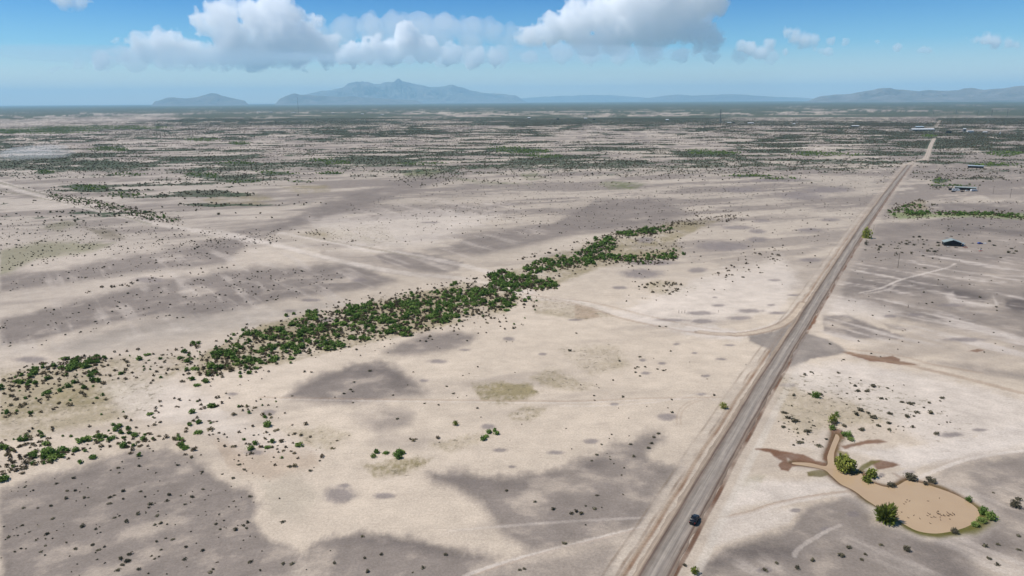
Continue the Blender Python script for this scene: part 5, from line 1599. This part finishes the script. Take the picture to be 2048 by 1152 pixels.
junk(1925.5, 491, 'tank', 'small white water tank beside the right corner of the dark shed', 'tank', r=.8, h=1.5)
junk(1896, 494, 'pile', 'pale scrap pile in front of the left side of the dark shed', 'scrap pile')
junk(1912, 495.5, 'pile', 'long scrap pile in front of the right side of the dark shed', 'scrap pile', mat=STEEL)
junk(1930, 495, 'pile', 'dark scrap pile at the right front corner of the dark shed', 'scrap pile', mat=RUST)
junk(1945, 487, 'pile', 'scrap pile between the dark shed and the blue car', 'scrap pile', mat=GREYW)
junk(1970, 487, 'sheet', 'white sheet lying right of the blue car', 'sheet')
junk(1961, 502, 'sign', 'red and white marker board standing below the blue car', 'marker', mat=WHITE)
junk(1893, 475.5, 'sheet', 'grey sheet lying behind the left end of the dark shed', 'sheet', mat=GREYW)
car(1960, 488, math.radians(80), 'blue car with white roof parked in the scrap yard right of the dark shed', BLUE, 4.6, 1.8, 1.5)


def pole(px, py, hpx, label, arm=1, group=None, r=.16, mat=WOOD, cat='utility pole', name='utility_pole'):
    x, y, z = G(px, py)
    m_ = math.sqrt(x * x + y * y + H * H) / F
    hh = hpx * m_ / math.cos(math.atan2(H, math.hypot(x, y)))
    t = empty(name, (x, y, z - .1), -math.atan2(x, y) + .3); tag(t, label, cat, group)
    MB().tube((0, 0, -.3), (0, 0, hh), r, r * .7, 8).build('shaft', mat, t)
    for k in range(arm):
        zz = hh - .5 - .9 * k
        a = MB().box(-1.2, 1.2, -.07, .07, zz, zz + .14).build('crossarm', mat, t)
        for xx in (-1.05, 0 if k else -.5, 1.05): MB().tube((xx, 0, zz + .14), (xx, 0, zz + .32), .05, .03, 6).build('insulator', RIM, a)
    return t


pole(1795.5, 536, 26, 'tall bare wooden utility pole on the grey flat left below the dark shed', 1, r=.2)
pole(1747, 460, 9, 'short pole beside the round green roadside tree', 0, r=.12, cat='pole', name='wooden_post')
pole(1816, 616, 6, 'single dark post standing on the grey flat right of the road', 0, r=.18, cat='post', name='wooden_post')
for i, (px, hp, s) in enumerate(((1357.5, 6.5, 'leftmost post of the three on the white sand'), (1363.5, 5, 'middle leaning post of the three on the white sand'), (1369.5, 6.5, 'rightmost post of the three on the white sand'))):
    pole(px, 626, hp, s, 0, 'row of three posts', .14, cat='post', name='wooden_post')
pole(1436.5, 624.5, 5, 'lone post with a small bush right of the three posts', 0, r=.12, cat='post', name='wooden_post')
pole(1955.5, 384, 12, 'utility pole right next to the white camper van', 1, r=.2)
pole(1986, 388, 13, 'utility pole between the homestead and the right picture edge', 1, r=.2)
pole(2020, 396, 15, 'tallest utility pole right of the homestead with a T-shaped top', 2, r=.22)
pole(488, 466, 4.5, 'tiny post beside the old cleared strip', 0, r=.15, cat='post', name='wooden_post')


def house(px, py, wpx, rz, dep, hw, hr, label, wall=GREYW, roof=BLUEGREY, cat='house', name='house', group=None, windows=2):
    x, y, z = G(px, py)
    m_ = math.sqrt(x * x + y * y + H * H) / F
    L = wpx * m_ / max(.3, abs(math.cos(rz + math.atan2(x, y)))) if abs(rz) < 1 else wpx * m_
    t = empty(name, (x, y, z - .05), rz); tag(t, label, cat, group)
    a = L / 2; d = dep / 2
    MB().box(-a, a, -d, d, -.3, hw).add([(-a, -d, hw), (-a, d, hw), (-a, 0, hr - .05), (a, -d, hw), (a, d, hw), (a, 0, hr - .05)], [(0, 2, 1), (3, 4, 5)]).build('wall', wall, t)
    MB().add([(-a - .4, -d - .5, hw - .15), (a + .4, -d - .5, hw - .15), (a + .4, 0, hr + .05), (-a - .4, 0, hr + .05), (-a - .4, d + .5, hw - .15), (a + .4, d + .5, hw - .15),
              (-a - .4, -d - .5, hw - .3), (a + .4, -d - .5, hw - .3), (a + .4, 0, hr - .1), (-a - .4, 0, hr - .1), (-a - .4, d + .5, hw - .3), (a + .4, d + .5, hw - .3)],
             [(0, 1, 2, 3), (3, 2, 5, 4), (6, 9, 8, 7), (9, 10, 11, 8), (0, 6, 7, 1), (4, 5, 11, 10), (1, 7, 8, 2), (2, 8, 11, 5), (0, 3, 9, 6), (3, 4, 10, 9)]).build('roof', roof, t)
    for k in range(windows):
        xx = -a + (k + .8) * L / (windows + .6)
        MB().box(xx - L * .04 - .3, xx + L * .04 + .3, -d - .04, -d + .02, hw * .4, hw * .75).build('window', GLASS, t)
    MB().box(a * .5, a * .5 + 1, -d - .05, -d + .02, 0, 2.1).build('door', BLACKT, t)
    return t


# homestead beyond the hedge row
house(1930, 380.5, 30, math.radians(-30), 6, 4.0, 4.8, 'long dark-walled homestead building with a pale blue-green roof', DARKW, TEAL, windows=4)
house(1902.5, 380.5, 8, math.radians(-30), 4, 2.4, 3.0, 'small black shed at the left end of the homestead', DARKW, DARKW, 'shed', 'shed', windows=0)


def camper(px, py, L, label, rz, mt=WHITE):
    x, y, z = G(px, py); t = empty('camper_trailer', (x, y, z), rz); tag(t, label, 'camper')
    a = L / 2
    MB().prism([(-a, .5), (a - .5, .5), (a, 1.3), (a - .3, 2.6), (a - 1, 3.0), (-a + .4, 3.0), (-a, 2.6)], -1.25, 1.25).build('body', mt, t)
    for xx in (-a * .5, a * .3): MB().box(xx - .6, xx + .6, -1.28, -1.2, 1.6, 2.3).build('window', GLASS, t)
    MB().box(-.1, .55, -1.28, -1.2, .6, 2.3).build('door', GREYW, t)
    for yy in (-1.2, 1.0):
        MB().tube((-a * .15, yy, .36), (-a * .15, yy + .2, .36), .36, .36, 14).build('wheel', RUBBER, t)
    MB().box(a - .1, a + .9, -.06, .06, .45, .55).build('hitch', STEEL, t)


camper(1911.5, 382, 9, 'white camper in front of the left part of the homestead', math.radians(-20))
camper(1947, 383, 8, 'pale camper van at the right end of the homestead', math.radians(5))
car(1907, 384, math.radians(95), 'black car parked in front of the left white camper', BLACK, 5, 2, 1.8)
car(1925, 384, math.radians(85), 'dark car parked before the middle of the homestead', BLACK, 4.8, 1.9, 1.6)
car(1934, 382.5, math.radians(90), 'white car parked under the homestead wall', WHITE, 4.6, 1.8, 1.5)

# far settlement along the highway
house(1844, 261, 33, 0, 22, 5, 8, 'long low warehouse with a white roof beside the far end of the road', GREYW, WHITE, 'warehouse', 'warehouse')
house(1838, 256, 12, 0, 16, 5, 8, 'blue-white roofed building behind the long warehouse', GREYW, BLUEGREY, 'building', 'building')
house(1928, 262.5, 4, 0, 8, 9, 11, 'pale tower-like building right of the two black tanks', GREYW, WHITE, 'building', 'building')
house(1940, 264.5, 8, 0, 8, 5, 6, 'white box-like building on the far road right of the pale tower', WHITE, WHITE, 'building', 'building')
house(1970, 265, 5, 0, 7, 3, 4, 'tiny white building far right along the highway', WHITE, WHITE, 'building', 'building')
for px, lb in ((1895, 'left one of two black tanks beside the far crossing'), (1900.5, 'right one of two black tanks beside the far crossing')):
    junk(px, 266, 'tank', lb, 'tank', mat=DARKW, r=5.5 if px < 1898 else 4, h=6)
junk(2000, 268, 'tank', 'thin white silo near the right end of the far highway', 'silo', mat=WHITE, r=1.5, h=7)
house(1710, 253.5, 12, 0, 14, 4, 6, 'white roofed building left of the far road in the dark tree line', DARKW, WHITE, 'building', 'building')
house(1458, 246.5, 7, 0, 12, 4, 6, 'white roofed house right of the near radio mast', DARKW, WHITE)
house(1467, 246.5, 4, 0, 10, 5, 6, 'small dark house right beside the white roofed house near the mast', DARKW, DARKW)
house(1501, 247.5, 10, 0, 12, 4, 6, 'pale roofed house between the mast and the tree line', GREYW, WHITE)
house(1587, 249, 4, .3, 9, 4, 6, 'tiny white house inside the dark tree line', GREYW, WHITE)
house(1951, 336, 22, math.radians(-30), 6, 4, 4.8, 'long pale roofed house behind bushes beyond the homestead', DARKW, BLUEGREY)
for px, py, lb, mt in ((517, 224, 'leftmost white house on the far left plain', WHITE), (542, 225, 'second white house on the far left plain', WHITE), (588, 226, 'white house just left of the left radio mast', WHITE), (666, 227, 'white house right of the left radio mast', WHITE),
                       (725, 229, 'first pale house right of the centre-left plain', WHITE), (765, 230, 'pale house beneath the pointed mountain', WHITE), (1058, 237, 'pale roofed house on the far centre plain', WHITE), (1116, 239, 'dark building on the far centre plain', DARKW),
                       (1171, 238, 'white house right of the dark building on the centre plain', WHITE), (1188, 240, 'dark low building on the far plain left of the right mast', DARKW), (1334, 241, 'small pale house left of the right radio mast', WHITE)):
    house(px, py, 5.5 if mt is WHITE else 4.5, 0, 14, 5, 8, lb, GREYW if mt is WHITE else DARKW, mt, windows=0)


def mast(px, py, hpx, wbase, label):
    x, y, z = G(px, py)
    m_ = math.sqrt(x * x + y * y + H * H) / F
    hh = hpx * m_
    t = empty('radio_mast', (x, y, z), .3); tag(t, label, 'mast')
    w = wbase; mb = MB(); br_ = MB()
    cs = [(w * math.cos(a), w * math.sin(a)) for a in (0, 2.094, 4.189)]
    for a, b_ in cs: mb.tube((a, b_, 0), (a * .6, b_ * .6, hh), .8, .5, 5)
    n = 14
    for k in range(n):
        z0 = hh * k / n; z1 = hh * (k + 1) / n
        for i in range(3):
            f0 = 1 - .4 * k / n; f1 = 1 - .4 * (k + 1) / n
            p = cs[i]; q = cs[(i + 1) % 3]
            br_.tube((p[0] * f0, p[1] * f0, z0), (q[0] * f1, q[1] * f1, z1), .3, .3, 4)
    mb.build('frame', STEEL, t)
    br_.build('lattice', STEEL, t)
    MB().tube((0, 0, hh), (0, 0, hh * 1.04), .15, .08, 5).build('antenna', STEEL, t)


mast(597, 226, 28, 2.6, 'tall thin radio mast on the far left plain below the mountains')
mast(1440, 247, 26, 1.3, 'radio mast on the far plain right of the picture centre')


def pylon(px, py, hpx, label):
    x, y, z = G(px, py)
    m_ = math.sqrt(x * x + y * y + H * H) / F; hh = hpx * m_
    t = empty('power_pylon', (x, y, z), .6); tag(t, label, 'pylon', 'power pylons along the far highway')
    for s in (-1, 1): MB().tube((s * 3.5, 0, -.5), (s * 3.0, 0, hh), .5, .35, 6).build('leg', STEEL, t)
    MB().box(-8, 8, -.35, .35, hh * .86, hh * .86 + .8).build('crossarm', STEEL, t)
    MB().tube((-3.4, 0, hh * .45), (3.1, 0, hh * .84), .2, .2, 5).tube((3.4, 0, hh * .45), (-3.1, 0, hh * .84), .2, .2, 5).build('brace', STEEL, t)


for px, py, hp, lb in ((1983, 232, 10, 'first pylon left of the right picture edge row'), (2014, 233, 11, 'second pylon of the row near the right picture edge'), (2044, 234, 12, 'pylon cut by the right picture edge'),
                       (1955, 231, 9, 'left pylon of the row near the right edge'), (1912, 229, 8, 'pylon above the two black tanks'), (1867, 228, 7, 'pylon above the far end of the road')):
    pylon(px, py, hp, lb)

# ducks on the pond: one body mesh, copied


def duck():
    bm = bmesh.new(); bmesh.ops.create_uvsphere(bm, u_segments=12, v_segments=8, radius=1)
    for v in bm.verts:
        x, y, z = v.co
        y2 = y * (1.0 + .25 * (y < 0))
        v.co = (x * .14 * (1 - .25 * abs(y)), y2 * .30, z * .11 + .06 + (.08 * max(0, -y - .6)))
    n1 = len(bm.verts)
    r = bmesh.ops.create_cone(bm, segments=8, radius1=.055, radius2=.04, depth=.20, cap_ends=True)
    bmesh.ops.rotate(bm, verts=r['verts'], matrix=Matrix.Rotation(-.4, 3, 'X')); bmesh.ops.translate(bm, verts=r['verts'], vec=(0, .27, .20))
    r = bmesh.ops.create_uvsphere(bm, u_segments=10, v_segments=7, radius=.07); bmesh.ops.translate(bm, verts=r['verts'], vec=(0, .33, .31))
    r = bmesh.ops.create_cone(bm, segments=6, radius1=.03, radius2=.015, depth=.09, cap_ends=True)
    bmesh.ops.rotate(bm, verts=r['verts'], matrix=Matrix.Rotation(-math.pi / 2, 3, 'X')); bmesh.ops.translate(bm, verts=r['verts'], vec=(0, .42, .30))
    me = bpy.data.meshes.new('duck'); bm.to_mesh(me); bm.free(); me.materials.append(BROWNP)
    me.polygons.foreach_set('use_smooth', [True] * len(me.polygons))
    return me


DK = duck()
for i, (a, b_) in enumerate(pts('940,598 935,636 950,652 1000,676 1060,684 1045,670 1130,630 1165,655 1125,682 1150,680 1210,674 1240,645 1255,662 780,660 750,638 735,684 805,714 855,706 880,712 980,710 990,768 588,742 465,678 230,614 360,724 790,835 335,376 380,398 312,418 275,454 740,397 965,340 1165,750')):
    px, py = 1780 + a / 9.752, 960 + b_ / 9.752
    x, y = at(px, py)
    o = bpy.data.objects.new('duck', DK); col.objects.link(o)
    s = 1.1 if i < 13 else .85
    o.location = (x, y, -.27); o.rotation_euler = (0, 0, random.uniform(0, 6.28)); o.scale = (s, s, s)
    where = 'in the dense flock on the right half of the pond' if i < 13 else ('loosely spread in the middle of the pond' if i < 26 else 'far from the flock in the upper part of the pond')
    tag(o, 'brown duck floating ' + where, 'duck', 'ducks ' + where)

# dust raised on the far left track
dm = soft_volume('dust', 0.0045, (0.95, 0.92, 0.90)) if 'soft_volume' in globals() else None
if dm:
    bmd = bmesh.new(); bmesh.ops.create_icosphere(bmd, subdivisions=4, radius=1)
    Vd = np.array([v.co[:] for v in bmd.verts]); Fd = np.array([[v.index for v in f.verts] for f in bmd.faces]); bmd.free()
    nn = noise3(Vd * 2 + 9, 5) * .3 + noise3(Vd * 5 + 9, 6) * .15
    cx_, cy_ = at(72, 318)
    Vd = Vd * (1 + nn)[:, None] * np.array([62, 90, 17]) + np.array([cx_, cy_, 14])
    Vd[:, 2] = np.maximum(Vd[:, 2], .6)
    tag(mesh_np('dust_cloud', Vd, Fd, 3, dm, smooth=True), 'pale dust drifting over the far left track', kind='stuff')

# ------------------------------------------------------------------ air
hz = bpy.data.materials.new('desert_haze'); hz.use_nodes = True
N = hz.node_tree.nodes; L = hz.node_tree.links
N.remove(N['Principled BSDF'])
pv_ = N.new('ShaderNodeVolumePrincipled'); pv_.inputs['Density'].default_value = HAZE
pv_.inputs['Color'].default_value = (0.47, 0.79, 1.0, 1)
pv_.inputs['Anisotropy'].default_value = 0.0
L.new(pv_.outputs[0], N['Material Output'].inputs['Volume'])
hb = MB().box(-115000, 115000, -115000, 115000, -25, 2250).build('haze', hz)
tag(hb, 'pale blue desert haze thickening towards the horizon', kind='stuff')
